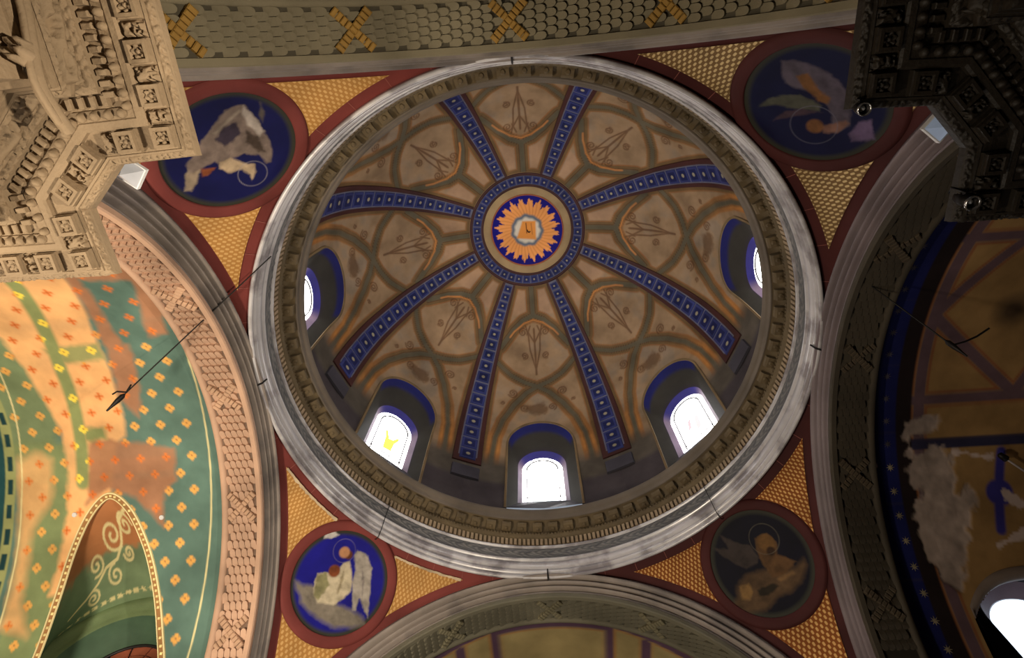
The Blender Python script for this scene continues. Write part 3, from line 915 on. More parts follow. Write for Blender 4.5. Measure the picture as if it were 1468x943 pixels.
for nm, ang, key, lab, blue, mlab in PEND:
    R_ = rotz(ang)
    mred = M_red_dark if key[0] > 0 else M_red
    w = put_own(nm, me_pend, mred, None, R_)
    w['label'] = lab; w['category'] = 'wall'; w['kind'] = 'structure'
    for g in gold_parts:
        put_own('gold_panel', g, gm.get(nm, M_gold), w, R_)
    put('joint_lines', me_joint, M_joint, w, R_)
    if nm == 'wall_southwest':
        put('worn_edge', me_worn, M_groove, w, R_)
    c = np.array([.81 * key[0], .81 * key[1], MC[2]])
    n = (c - CS) / RS
    e1 = norm(np.array([-c[1], c[0], 0])); e2 = norm(np.array([0, 0, 1]) - n * n[2])
    if np.dot(np.cross(e1, e2), n) > 0: pass
    U = RD_ * np.cos(AD_); Vv = RD_ * np.sin(AD_)

    def onS(U, Vv, off):
        rho = np.hypot(U, Vv) + 1e-9
        dirv = (U / rho)[..., None] * e1 + (Vv / rho)[..., None] * e2
        return CS + (RS - off) * (np.cos(rho / RS)[..., None] * n + np.sin(rho / RS)[..., None] * dirv)
    C = np.empty(U.shape + (3,)); C[...] = L3(blue)
    nz = fbm(U * 22 + 3, Vv * 22, ang); n2 = fbm(U * 70, Vv * 70, ang + 2)
    C *= (0.75 + 0.5 * nz)[..., None]
    over(C, L3((50, 50, 42)), sm(.174 - RD_, 0.014))
    dim = {(1, 1): .42, (1, -1): .6}.get(key, 1.0)        # right-hand figures darkened, that side's shade put in their colour
    du, dv = {(-1, 1): (-.018, .015), (1, 1): (0, .012)}.get(key, (0, 0))
    for name, g, colr in FIG[key]:
        g = [(x + du, y + dv) for x, y in g] if isinstance(g, list) else (g[0] + du, g[1] + dv, g[2])
        col_ = dim * L3(colr) * (0.35 + 0.95 * fbm(U * 30 + Vv * 12, Vv * 42 - U * 9, 17) + .35 * n2)[..., None]
        if name == 'halo':
            a = sm(np.abs(np.hypot(U - g[0], Vv - g[1]) - g[2]) - .0012, .003) * .55
        elif isinstance(g, list):
            a = sm(poly_sd(U, Vv, g) + .002 + (n2 - .5) * .010, .008 if name != 'cloud' else .02)
        else:
            a = sm(np.hypot(U - g[0], Vv - g[1]) - g[2] * .9, .008)
        over(C, col_, a)
    t = empty('painted_medallion', tuple(onS(np.array([0.0]), np.array([0.0]), 0.004)[0]), mlab, 'painting', 'round medallions on the pendentives')
    flip = np.dot(np.cross(e1, e2), n) > 0
    put('painted_field', grid('painted_field', onS(U, Vv, .006), True, C, cj=True), M_paint_s, t)
    rp = [(.188, .004), (.189, .010), (.193, .012), (.218, .012), (.225, .009), (.229, .002)]
    a = np.linspace(0, 2 * np.pi, 128, endpoint=False)
    Xb = np.stack([onS(q * np.cos(a), q * np.sin(a), o) for q, o in rp], 0)
    put('border', grid('border', Xb, True, cj=True), mred, t)

# ------------------------------------------------------------------ crossing arches
RI = .89


def cyl(a, th, rho):
    """point on the canonical +x barrel: a along x, th from the crown (radians), rho radius"""
    a, th, rho = np.broadcast_arrays(np.asarray(a, float), np.asarray(th, float), np.asarray(rho, float))
    return np.stack([a, rho * np.sin(th), CZ + rho * np.cos(th)], -1)


def sweep_arch(name, prof, n=140, lim=86, smooth=True):
    P = np.asarray(prof, float)
    th = np.radians(np.linspace(-lim, lim, n))
    return grid(name, cyl(P[None, :, 0], th[:, None], P[None, :, 1]), smooth)


def roll(x0, r0, x1, r1, depth, n=6):
    """half-round between two profile points, swelling towards the crossing"""
    return [(x0 + (x1 - x0) * t - depth * math.sin(math.pi * t), r0 + (r1 - r0) * t) for t in np.linspace(0, 1, n)]


arch_prof = ([(1.02, 1.004), (.994, 1.003), (.992, .995)] + roll(.990, .993, .990, .972, .012) + [(1.012, .970), (1.012, .965)] + roll(.998, .963, .998, .948, .010)
             + [(1.016, .946), (1.016, .941)] + roll(1.002, .939, 1.002, .926, .009) + [(1.020, .924), (1.020, .919), (1.006, .917), (1.006, .910), (1.016, .908), (1.016, .904)])
fillet_prof = [(1.016, .906), (1.001, .904), (1.000, .889), (1.003, .884), (1.019, .884), (1.021, .894)]
me_archi = sweep_arch('archivolt', arch_prof)
me_field = sweep_arch('scale_field', [(1.020, .8935), (1.126, .8935)])
me_fillet = sweep_arch('fillet', fillet_prof, smooth=False)
me_inner = sweep_arch('inner_moulding', [(1.125, .894), (1.126, .883), (1.138, .881), (1.146, .884), (1.150, .890), (1.150, .95)])
# one fish scale: half disc, its rounded tip lifted off the field
tipa = np.linspace(-np.pi / 2, np.pi / 2, 7)
sv = [(-.012, -.0098, 0), (-.012, .0098, 0)]
out2 = [(.002 + .0115 * math.cos(a), .0098 * math.sin(a)) for a in tipa]
Vs = [(-.022, -.0098, -.001), (-.022, .0098, -.001)] + [(x, y, .004 + .0075 * (x + .013) / .026) for x, y in out2] + [(x, y, -.001) for x, y in out2]
Fs = [(0, 2, 3, 4, 5, 6, 7, 8, 1)] + [(2 + i, 9 + i, 10 + i, 3 + i) for i in range(6)] + [(0, 9, 2), (1, 8, 15)]
me_scale = mesh('scale', Vs, Fs)
# crossed straps: two ridged bands
def strap_mesh(name, sgn):
    A = Acc()
    n = 9
    for k in range(n):
        u = (k + .5) / n - .5
        x = 1.073 + u * .092
        th = sgn * u * .092
        V, F = box_vf(.0128, .019 + .010 * abs(u), .014 + (.004 if sgn > 0 else 0), .0025)
        e_x = norm([1, sgn * 1.0, 0]); e_y = np.array([-e_x[1], e_x[0], 0])
        A.add(V, F, frame_u((x, RI * math.sin(th / RI), CZ + (RI + .004) * math.cos(th / RI)), e_x, -e_y, (0, 0, -1)))
    return A.mesh(name)


me_s1, me_s2 = strap_mesh('strap', 1), strap_mesh('strap', -1)
ARCH = [('trim_2', 0, 'dim grey arch at the right of the ring, before the dark star-banded vault', (66, 59, 48), (70, 60, 46), M_stone_grey, 1),  # right arch: scale and strap stone darkened to carry its shade
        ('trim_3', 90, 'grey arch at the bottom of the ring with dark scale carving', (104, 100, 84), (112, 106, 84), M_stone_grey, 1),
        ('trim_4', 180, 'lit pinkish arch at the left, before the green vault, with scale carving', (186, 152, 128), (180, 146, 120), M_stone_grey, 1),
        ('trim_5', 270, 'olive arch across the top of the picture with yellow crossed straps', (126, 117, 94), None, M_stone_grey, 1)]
TWO = math.pi * 2
for me in (me_field, me_inner, me_fillet, me_archi, me_scale, me_s1, me_s2):
    me.materials.append(None)


for nm, ang, lab, cs, cstrap, mg, dirn in ARCH:
    R_ = rotz(ang)
    ms = mat('scale_stone_' + nm, cs, 0.8, noise=1.0, amt=0.3, bump=0.25, bscale=30)
    mst = M_strap if cstrap is None else mat('strap_stone_' + nm, cstrap, 0.75, noise=2, amt=0.25, bump=0.25)
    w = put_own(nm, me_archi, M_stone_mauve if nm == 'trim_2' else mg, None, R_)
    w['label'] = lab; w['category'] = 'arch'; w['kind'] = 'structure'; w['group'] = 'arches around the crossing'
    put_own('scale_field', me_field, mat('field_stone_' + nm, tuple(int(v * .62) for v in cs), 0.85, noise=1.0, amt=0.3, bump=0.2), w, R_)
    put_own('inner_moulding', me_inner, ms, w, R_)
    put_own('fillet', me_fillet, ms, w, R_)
    pitch = .0285 / RI
    nrow = int(math.radians(62) / pitch)
    for i in range(-nrow, nrow + 1):
        th = i * pitch
        near = min(abs(th - math.radians(q)) for q in (-53, -26.5, 0, 26.5, 53))
        for j in range(5 if i % 2 else 4):
            x = 1.073 + (j - (2 if i % 2 else 1.5)) * .0212
            if near < math.radians(3.2) and abs(near * RI - abs(x - 1.073)) < .010: continue
            er = np.array([0, math.sin(th), math.cos(th)]); et = np.array([0, math.cos(th), -math.sin(th)]) * dirn
            ex = et; ez = -er; ey = np.cross(ez, ex)
            put_own('scale', me_scale, ms, w, R_ @ frame_m((x, .8925 * math.sin(th), CZ + .8925 * math.cos(th)), ex, ey, ez))
    for q in (-53, -26.5, 0, 26.5, 53):
        T = Matrix.Translation((0, 0, CZ * S)) @ Matrix.Rotation(math.radians(-q), 4, 'X') @ Matrix.Translation((0, 0, -CZ * S))
        for me in (me_s1, me_s2):
            put_own('strap', me, mst, w, R_ @ T)

# ------------------------------------------------------------------ barrel vaults beyond the arches
RV = .935


def vx(x, thd):
    return cyl(x, np.radians(thd), RV)


def polyxy(pts):
    """(x, degrees) list to (x, arc) plane"""
    return [(x, math.radians(t) * RV) for x, t in pts]


# --- left: green stencilled vault with a pointed lunette
LUN = [(-1.30, 62.0), (-1.31, 57.9), (-1.343, 52.2), (-1.389, 43.8), (-1.45, 34.1), (-1.526, 25.6), (-1.604, 22.6), (-1.687, 27.1), (-1.746, 35.5), (-1.775, 46.3), (-1.785, 56.5), (-1.79, 62.0)]
LUNs = catmull(polyxy(LUN), 8)
xg = np.linspace(-2.32, -1.14, 320); tg = np.linspace(-80, 74, 400)
XG, TG = np.meshgrid(xg, tg, indexing='ij')
AG = np.radians(TG) * RV


def paint_green(X, A, T):
    C = np.empty(X.shape + (3,)); C[...] = L3((92, 120, 110))
    n1 = fbm(X * 8, A * 8, 1); n2 = fbm(X * 30, A * 30, 2)
    C *= (0.82 + .36 * n1)[..., None]
    jit = (n2 - .5) * .02
    og = lambda P, w=.02: sm(poly_sd(X, A, polyxy(P)) + jit, w)
    streak = .8 + .4 * vnoise(A * 26, X * 1.5, 4)
    # greyed yellow-green at the far side
    over(C, L3((128, 142, 96)), og([(-1.74, 10), (-1.70, 25), (-1.74, 45), (-1.80, 62), (-1.95, 62), (-1.95, 10)], .04) * .9)
    over(C, L3((128, 142, 96)), og([(-2.2, -50), (-1.72, -50), (-1.72, 4), (-1.80, 12), (-2.2, 12)], .04) * .7)
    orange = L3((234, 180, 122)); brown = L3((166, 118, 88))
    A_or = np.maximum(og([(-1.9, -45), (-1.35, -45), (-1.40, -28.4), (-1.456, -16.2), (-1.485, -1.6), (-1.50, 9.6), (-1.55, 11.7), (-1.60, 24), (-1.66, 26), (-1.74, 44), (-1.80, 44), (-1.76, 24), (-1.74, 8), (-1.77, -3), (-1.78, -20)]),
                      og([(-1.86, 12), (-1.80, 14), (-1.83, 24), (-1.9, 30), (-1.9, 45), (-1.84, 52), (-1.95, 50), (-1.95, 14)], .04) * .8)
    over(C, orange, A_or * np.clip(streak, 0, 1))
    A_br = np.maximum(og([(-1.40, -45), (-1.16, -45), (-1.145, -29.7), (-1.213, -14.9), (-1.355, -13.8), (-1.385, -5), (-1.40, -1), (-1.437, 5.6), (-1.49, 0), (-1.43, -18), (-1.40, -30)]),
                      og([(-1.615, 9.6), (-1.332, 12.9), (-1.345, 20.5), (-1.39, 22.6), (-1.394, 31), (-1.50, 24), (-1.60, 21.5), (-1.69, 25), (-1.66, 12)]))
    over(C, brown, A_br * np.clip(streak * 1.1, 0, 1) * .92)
    over(C, L3((92, 120, 110)), og([(-1.355, -30.1), (-1.206, -29.1), (-1.255, -19.9), (-1.29, -13), (-1.38, -13), (-1.381, -20.5)]))
    stripe = line_d(X, A, polyxy([(-1.54, -42), (-1.567, -28.8), (-1.606, -18.8), (-1.645, -7.8), (-1.657, -0.6), (-1.675, 8.2), (-1.70, 20)])) - .024
    G = np.maximum(sm(stripe, .015), og([(-1.66, -13), (-1.46, -14), (-1.47, -9.5), (-1.66, -9)]) * .9)
    G = np.maximum(G, og([(-1.66, 7), (-1.58, 7), (-1.58, 10), (-1.66, 10)]))
    over(C, L3((136, 146, 96)), G)
    # quatrefoils
    r0 = .097; dt = 3.86
    row = np.round((T + 12) / dt); rowi = row.astype(int)
    shift = np.where(rowi % 2 == 0, 0.0, .0485) + .002 * rowi
    ci_ = np.round((X + 1.307 + shift) / r0)
    fx = X + 1.307 + shift - ci_ * r0; fy = np.radians(T + 12 - row * dt) * RV
    q = np.minimum(np.hypot(np.abs(fx) - .0098, fy), np.hypot(fx, np.abs(fy) - .0098)) - .0080
    vis = sm(-(X + 1.945), .004) if False else ((X - fx > -1.93 - .0006 * T) & (X - fx < -1.222 - .0006 * T)).astype(float)
    fcol = np.empty(C.shape); fcol[...] = L3((222, 168, 90))
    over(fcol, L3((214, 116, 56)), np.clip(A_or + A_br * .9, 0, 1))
    over(fcol, L3((240, 214, 84)), np.clip(G, 0, 1))
    cross = np.minimum(np.maximum(np.abs(fx) - .014, np.abs(fy) - .003), np.maximum(np.abs(fy) - .014, np.abs(fx) - .003))
    on_or = np.clip((A_or + A_br) - G, 0, 1)
    al = sm(q, .004) * (1 - on_or * .55) + sm(cross, .003) * on_or * .6
    for k in range(3):
        C[..., k] = C[..., k] * (1 - np.clip(al * vis, 0, 1)) + fcol[..., k] * np.clip(al * vis, 0, 1)
    over(C, L3((160, 84, 40)), sm(np.hypot(fx, fy) - .0026, .003) * vis * .8)
    # cream lines
    cream = L3((226, 214, 160))
    l1 = line_d(X, A, polyxy([(-1.13, -36), (-1.157, -22.1), (-1.186, -7.4), (-1.203, 10), (-1.213, 23.1), (-1.222, 38.4), (-1.235, 60), (-1.24, 74)]))
    l2 = line_d(X, A, polyxy([(-1.84, -25), (-1.866, -7.9), (-1.89, 2.1), (-1.922, 14.1), (-1.942, 23.9), (-1.956, 40.9), (-1.956, 60)]))
    over(C, cream, np.maximum(sm(l1 - .0028, .003), sm(l2 - .0028, .003)))
    # teal cross band with a key pattern
    far = poly_sd(X, A, polyxy([(-1.88, -60), (-1.885, -7.9), (-1.91, 2.1), (-1.94, 14.1), (-1.962, 23.9), (-1.975, 40.9), (-1.975, 75), (-2.4, 75), (-2.4, -60)]))
    kb = poly_sd(X, A, polyxy([(-1.895, -30), (-1.925, 5), (-1.97, 25), (-1.985, 45), (-2.03, 45), (-2.01, 25), (-1.965, 5), (-1.94, -30)]))
    over(C, L3((36, 76, 80)), sm(far + .03, .01) * np.clip((X + 1.93) * -20, 0, 1))
    over(C, L3((150, 156, 104)), sm(kb, .006))
    kk = ((np.floor(A / .030).astype(int) % 3 != 0) & (np.abs(((A / .090) % 1) - .5) < .44)).astype(float)
    over(C, L3((30, 62, 66)), sm(kb + .010, .006) * kk)
    C *= (.92 + .16 * n2)[..., None]
    return C


cxy = lambda M: .25 * (M[:-1, :-1] + M[1:, :-1] + M[:-1, 1:] + M[1:, 1:])
inl = poly_sd(cxy(XG), cxy(AG), [tuple(q) for q in LUNs]) < -.006
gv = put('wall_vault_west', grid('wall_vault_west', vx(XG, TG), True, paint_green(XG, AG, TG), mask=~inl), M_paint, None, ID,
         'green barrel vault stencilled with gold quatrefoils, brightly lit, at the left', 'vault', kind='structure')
# lunette: concave web from the pointed edge to a semicircular wall arch
YW = .945
E3 = cyl(LUNs[:, 0], LUNs[:, 1] / RV, RV)
nE = len(E3)
aw = np.linspace(0, np.pi, nE)
WC = (-1.645, -.395)
I3 = np.stack([WC[0] + .335 * np.cos(aw), np.full(nE, YW), WC[1] + .335 * np.sin(aw)], -1)
I3[:, 2] = np.where(aw < .02, WC[1], I3[:, 2])
nk = 90
fine = np.linspace(0, nE - 1, 260)
E3f = np.stack([np.interp(fine, np.arange(nE), E3[:, i]) for i in range(3)], -1)
I3f = np.stack([np.interp(fine, np.arange(nE), I3[:, i]) for i in range(3)], -1)
kk = np.linspace(0, 1, nk)[None, :, None]
bul = (np.sin(np.pi * kk) * .03)
Xl = E3f[:, None] * (1 - kk) + I3f[:, None] * kk + np.array([0, .6, .8]) * bul
Sg, Kg = np.meshgrid(np.linspace(0, 1, 260), np.linspace(0, 1, nk), indexing='ij')
Cl = np.empty(Sg.shape + (3,)); Cl[...] = L3((126, 146, 110))
nl = fbm(Sg * 14, Kg * 5, 8)
Cl *= (.8 + .4 * nl)[..., None]
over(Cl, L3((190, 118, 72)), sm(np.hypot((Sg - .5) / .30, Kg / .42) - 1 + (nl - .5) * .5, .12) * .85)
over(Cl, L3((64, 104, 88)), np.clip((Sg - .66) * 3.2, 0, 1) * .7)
crm = L3((230, 216, 158))
# scrollwork on the left half, drawn in the web's own (along, down) frame
Sx = Sg * 1.55; Ky = Kg * .36
scr = np.full(Sg.shape, 9.0)
stem = [(.80, .05), (.86, .08), (.90, .15), (.95, .19), (1.02, .19), (1.08, .22), (1.16, .24), (1.26, .24)]
scr = np.minimum(scr, line_d(Sx, Ky, stem) - .006)
for (cx_, cy_, r_, s0, sg) in ((.84, .10, .045, 3.2, 1), (.93, .11, .055, 2.0, -1), (.98, .24, .045, 4.5, 1), (1.06, .15, .045, 1.0, 1), (1.12, .27, .04, 4.5, -1), (.88, .19, .03, 0, 1)):
    scr = np.minimum(scr, line_d(Sx, Ky, spiral(cx_, cy_, r_, 1.5, s0, sg)) - .0055)
stem2 = [(.62, .04), (.56, .07), (.53, .12), (.48, .15), (.44, .22)]
scr = np.minimum(scr, line_d(Sx, Ky, stem2) - .006)
for (cx_, cy_, r_, s0, sg) in ((.57, .09, .03, 0, 1), (.50, .12, .035, 2, -1)):
    scr = np.minimum(scr, line_d(Sx, Ky, spiral(cx_, cy_, r_, 1.4, s0, sg)) - .005)
over(Cl, crm, sm(scr, .004))
bd = np.abs(((Sg * 34) % 1) - .5)
over(Cl, crm, sm(np.abs(Kg - .90) - .025 * (bd < .33), .02) * (fbm(Sg * 90, Kg * 30, 3) > .38))
put('lunette_web', grid('lunette_web', Xl, True, Cl), M_paint, gv)
# raised border along the pointed edge: cream bead band
bl = np.zeros((nE, 8, 3))
offs = [(-.004, .000), (-.003, .005), (.002, .006), (.003, .002), (.017, .002), (.018, .005), (.021, .005), (.022, .0)]
Tn = np.gradient(LUNs, axis=0); Tn /= np.linalg.norm(Tn, axis=1)[:, None]
Nn = np.stack([-Tn[:, 1], Tn[:, 0]], -1)
if poly_sd(np.array([LUNs[nE // 2, 0] + .01 * Nn[nE // 2, 0]]), np.array([LUNs[nE // 2, 1] + .01 * Nn[nE // 2, 1]]), [tuple(q) for q in LUNs])[0] > 0: Nn = -Nn
for j, (o_, h2) in enumerate(offs):
    q = LUNs + Nn * o_
    bl[:, j] = cyl(q[:, 0], q[:, 1] / RV, RV - h2)
cb = np.empty(bl.shape); cb[...] = L3((230, 216, 164)); cb[:, 3:5] = L3((156, 116, 74))
put('lunette_border', grid('lunette_border', bl, False, cb), M_paint, gv)
bA = Acc()
step = .019; acc_ = 0
dl = np.hypot(*np.diff(LUNs, axis=0).T)
for i in range(nE - 1):
    acc_ += dl[i]
    if acc_ >= step:
        acc_ = 0
        q = LUNs[i] + Nn[i] * .010
        pos = cyl(q[0], q[1] / RV, RV - .002)
        er = norm(pos - np.array([pos[0], 0, CZ])); V, F = box_vf(.009, .009, .004, .002)
        bA.add(V, F, frame_u(pos, (1, 0, 0), np.cross(-er, (1, 0, 0)), -er))
put('bead_row', bA.mesh('bead_row'), mat('bead_cream', (232, 214, 150), .6, bump=0), gv, kind='stuff')
# wall under the lunette: stepped green arch mouldings around a lattice window
def wall_arch(name, y_r, xc, zc_, n=60, sgn=1):
    """sweep of (y, radius) profile around a semicircle in the wall plane, with straight jambs below"""
    a = np.linspace(0, np.pi, n)
    P = np.asarray(y_r, float)
    cs = np.concatenate([[[1.0, -1.6]], [[1.0, -.8]], np.stack([np.cos(a), np.sin(a)], -1), [[-1.0, -.8]], [[-1.0, -1.6]]])
    isj = np.concatenate([[1, 1], np.zeros(n), [1, 1]])
    X = np.zeros((len(cs), len(P), 3))
    for j, (y, r) in enumerate(P):
        X[:, j, 0] = xc + r * cs[:, 0]; X[:, j, 1] = y
        X[:, j, 2] = zc_ + np.where(isj > 0, .3 * cs[:, 1], r * cs[:, 1])
    return X


M_green = mat('green_moulding', (128, 148, 108), .65, noise=1.5, amt=.3)
M_dgreen = mat('dark_green_reveal', (74, 100, 78), .7, noise=1.5, amt=.3)
put('arch_moulding', grid('arch_moulding', wall_arch('a', [(YW, .345), (YW - .006, .325), (YW - .004, .30), (YW + .005, .285), (YW + .002, .265), (YW + .004, .245)], *WC), True), M_green, gv)
put('arch_reveal', grid('arch_reveal', wall_arch('a', [(YW + .003, .246), (YW + .05, .235), (YW + .09, .20), (YW + .10, .185)], *WC), True), M_dgreen, gv)
M_brick = mat('red_brown_pane', (172, 96, 72), .5, noise=2, amt=.25, bump=.05)
wl = put('window_9', tube_mesh('window_9', [(WC[0] + .186 * math.cos(t), YW + .10, WC[1] + .186 * math.sin(t)) for t in np.linspace(0, np.pi, 30)], .006, 8), M_lead, None, ID,
         'small arched red-brown lattice window under the scrolled lunette, bottom left', 'window', kind='structure')
nseg = 7
for ring_i, (ri, ro) in enumerate(((.0, .05), (.054, .105), (.109, .145), (.149, .183))):
    ns = 1 if ring_i == 0 else nseg
    for s in range(ns):
        g = 0 if ring_i == 0 else .5 / (ro / .04)
        a0 = 180 / ns * s + (1.2 if ns > 1 else 0); a1 = 180 / ns * (s + 1) - (1.2 if ns > 1 else 0)
        pl = arc_poly(max(ri, .002), ro, a0, a1, 0, 6)
        n_ = len(pl)
        V = [(WC[0] + x, YW + .104, WC[1] + z) for x, z in pl] + [(WC[0] + x, YW + .112, WC[1] + z) for x, z in pl]
        F = [tuple(range(n_)), tuple(range(2 * n_ - 1, n_ - 1, -1))] + [(i, n_ + i, n_ + (i + 1) % n_, (i + 1) % n_) for i in range(n_)]
        put('pane', mesh('pane', V, F), M_brick, wl)
V, F = box_vf(.40, .50, .01)
put('backing', mesh('backing', np.array(V), F), M_lead, wl, frame_m((WC[0], YW + .125, WC[1] - .05), (1, 0, 0), (0, 0, 1), (0, 1, 0)))

# --- right: dim vault with a starred blue band, ochre panels, fallen plaster and a window niche
xg = np.linspace(1.14, 2.32, 320); tg = np.linspace(-80, 74, 330)
XR, TR_ = np.meshgrid(xg, tg, indexing='ij'); AR = np.radians(TR_) * RV
PLAST = [(1.285, 17.4), (1.33, 15.6), (1.398, 15.3), (1.391, 18.8), (1.296, 20.0), (1.304, 23.9), (1.378, 21.1), (1.434, 24.3), (1.435, 31.8), (1.493, 31.5), (1.49, 35), (1.44, 40.4), (1.40, 47), (1.363, 51.0), (1.32, 48.9), (1.289, 44.1), (1.27, 36.3), (1.325, 31.4), (1.282, 29.8)]


def paint_right(X, A, T):
    C = np.empty(X.shape + (3,)); C[...] = L3((138, 108, 68))
    n1 = fbm(X * 7, A * 7, 31); n2 = fbm(X * 34, A * 34, 32)
    C *= (.75 + .5 * n1)[..., None]
    jit = (n2 - .5) * .05
    pur = L3((92, 72, 78)); red = L3((126, 70, 48))
    bands = [[(1.325, -90), (1.325, 90)], [(1.2, -25), (2.3, -24.6)], [(1.3, 12), (2.3, 11.5)], [(1.325, -7.2), (1.488, -23.4), (1.50, -24.6)], [(1.325, -7), (1.64, 11.5)],
             [(1.82, -7), (1.64, 11.5)], [(1.82, -7), (1.66, -24.6)]]
    D = np.full(X.shape, 9.)
    for b in bands: D = np.minimum(D, line_d(X, A, polyxy(b)))
    over(C, red, sm(np.abs(D - .024) - .004, .006) * .8)
    over(C, pur, sm(D - .018, .006))
    over(C, L3((44, 42, 64)), sm(line_d(X, A, polyxy([(1.3, 21.6), (2.3, 21.6)])) - .018, .006))
    # blue cross ornament in the panel
    cr_ = np.minimum(line_d(X, A, polyxy([(1.60, 24), (1.55, 40)])) - .016, np.hypot((X - 1.575) * 1, A - math.radians(32.5) * RV) - .045)
    over(C, L3((52, 48, 120)), sm(cr_, .01))
    # boss
    over(C, L3((62, 48, 36)), sm(np.hypot(X - 1.571, A - math.radians(-7.2) * RV) - .05, .06) * .9)
    # starred band
    band = (X - 1.262)
    over(C, L3((30, 22, 22)), sm(X - 1.30, .006))
    over(C, L3((22, 26, 74)), sm(np.abs(X - 1.207) - .040, .004))
    row = np.round((T - 36.2) / 5.0)
    fx = X - 1.212 - .0006 * T; fy = np.radians(T - 36.2 - row * 5.0) * RV
    an = np.arctan2(fy, fx); rr = np.hypot(fx, fy)
    star = rr - (.004 + .011 * np.abs(np.cos(an * 4)) ** 3)
    gridl = np.abs(np.radians(((T - 36.2 + 2.5) % 5.0) - 0) * RV)
    over(C, L3((48, 44, 64)), sm(np.minimum(gridl, 9) - .001, .003) * sm(np.abs(X - 1.207) - .040, .004) * .7)
    # bare plaster where the paint fell
    pl = poly_sd(X, A, polyxy(PLAST)) + jit
    pcol = np.empty(C.shape); pcol[...] = L3((150, 134, 124)); pcol *= (.42 + .75 * fbm(X * 20, A * 20, 40) + .35 * n2)[..., None]
    al = sm(pl, .012)
    C[...] = C * (1 - al[..., None]) + pcol * al[..., None]
    for (a, b, w) in (((1.525, 43.0), (1.62, 40.8), .010), ((1.44, 23.5), (1.56, 25.2), .006), ((1.16, 26), (1.165, 37), .006), ((1.60, 33), (1.66, 36), .016)):
        l = line_d(X, A, polyxy([a, b])) - w + jit * .8
        over(C, L3((176, 158, 150)), sm(l, .006))
    C *= (.9 + .2 * n2)[..., None]
    return C, al


CR, alp = paint_right(XR, AR, TR_)
NXC = 1.68
opening = (np.abs(cxy(XR) - NXC) < .31) & (cxy(TR_) > 49 + 7 * np.abs((cxy(XR) - NXC) / .31) ** 4)
Xv = cyl(XR, AR / RV, RV + .006 * alp * (.4 + fbm(XR * 30, AR * 30, 44)))
rvw = put('wall_vault_east', grid('wall_vault_east', Xv, True, CR, mask=~opening), M_paint, None, ID,
          'dim ochre barrel vault with blue star band and fallen plaster, at the right', 'vault', kind='structure')
sa = np.linspace(0, 2 * np.pi, 16, endpoint=False)
sr = np.where(np.arange(16) % 2 == 0, .0155, .0055)
Vst = [(0, 0, .0022)] + [(r * math.cos(a), r * math.sin(a), .0008) for r, a in zip(sr, sa)]
me_star = mesh('painted_star', Vst, [(0, 1 + i, 1 + (i + 1) % 16) for i in range(16)])
me_star.materials.append(None)
M_star = [mat('star_' + n_, c_, .8, noise=4, amt=.4, bump=0, spec=.1) for n_, c_ in (('pale', (128, 118, 96)), ('dim', (70, 66, 76)))]
for k_s in range(-14, 7):
    T_ = 36.2 + 5 * k_s
    th_ = math.radians(T_)
    er = np.array([0, math.sin(th_), math.cos(th_)]); et = np.array([0, math.cos(th_), -math.sin(th_)])
    pos = cyl(1.205 + .0006 * T_, th_, RV - .0005)
    put_own('painted_star', me_star, M_star[0 if T_ > 22 else 1], rvw, frame_m(pos, (1, 0, 0), -et, -er))
nx_ = np.linspace(-.315, .315, 60)
ed = np.array([(NXC - .315, 74.)] + [(NXC + q, 49 + 7 * abs(q / .315) ** 4 - .3) for q in nx_] + [(NXC + .315, 74.)])
Ee = cyl(ed[:, 0], np.radians(ed[:, 1]), RV)
Eo = Ee.copy(); Eo[:, 1] = .985; Eo[:, 2] = Ee[:, 2] + .30
ko = np.linspace(0, 1, 6)[None, :, None]
M_dkrev = mat('dark_niche_reveal', (34, 30, 32), .7, noise=2, amt=.35)  # even dark tone, shared with the window wall
put('niche_reveal', grid('niche_reveal', Ee[:, None] * (1 - ko) + Eo[:, None] * ko, True), M_dkrev, rvw)
eb = np.stack([cyl(ed[:, 0], np.radians(ed[:, 1] + .8), RV + .01), cyl(ed[:, 0], np.radians(ed[:, 1] + .3), RV - .008), cyl(ed[:, 0], np.radians(ed[:, 1] - 1.7), RV - .008), cyl(ed[:, 0], np.radians(ed[:, 1] - 1.9), RV + .004)], 1)
put('niche_moulding', grid('niche_moulding', eb, True), mat('niche_moulding_grey', (112, 100, 92), .6, noise=2, amt=.3), rvw)
WR = (1.765, -.31)
put('window_wall', grid('window_wall', wall_arch('a', [(.985, .60), (.985, .207), (.977, .203), (.977, .192), (1.0, .188)], *WR), True), M_dkrev, rvw)
M_pinkrev = mat('pale_pink_reveal', (120, 98, 100), .6, noise=2, amt=.2)
wr = put('window_10', grid('window_10', wall_arch('a', [(.998, .187), (1.03, .16), (1.045, .145)], *WR), True), M_pinkrev, None, ID,
         'bright blue-white arched window in the dark right vault, bottom right corner', 'window', kind='structure')
M_glass2 = mat('bluish_bright_glass', (200, 220, 255), .3, bump=0, emit=(.72, .84, 1.0), estr=2.4)
for k in range(3):
    x0_, x1_ = -.142 + k * .0955, -.142 + k * .0955 + .092
    top = lambda q: math.sqrt(max(.142 ** 2 - q * q, 0))
    pl = [(x0_, -.4)] + [(x1_, -.4)] + [(q, top(q)) for q in np.linspace(x1_, x0_, 7)]
    n_ = len(pl)
    V = [(WR[0] + x, 1.046, WR[1] + z) for x, z in pl] + [(WR[0] + x, 1.052, WR[1] + z) for x, z in pl]
    F = [tuple(range(n_)), tuple(range(2 * n_ - 1, n_ - 1, -1))] + [(i, n_ + i, n_ + (i + 1) % n_, (i + 1) % n_) for i in range(n_)]
    put('pane', mesh('pane', V, F), M_glass2, wr)

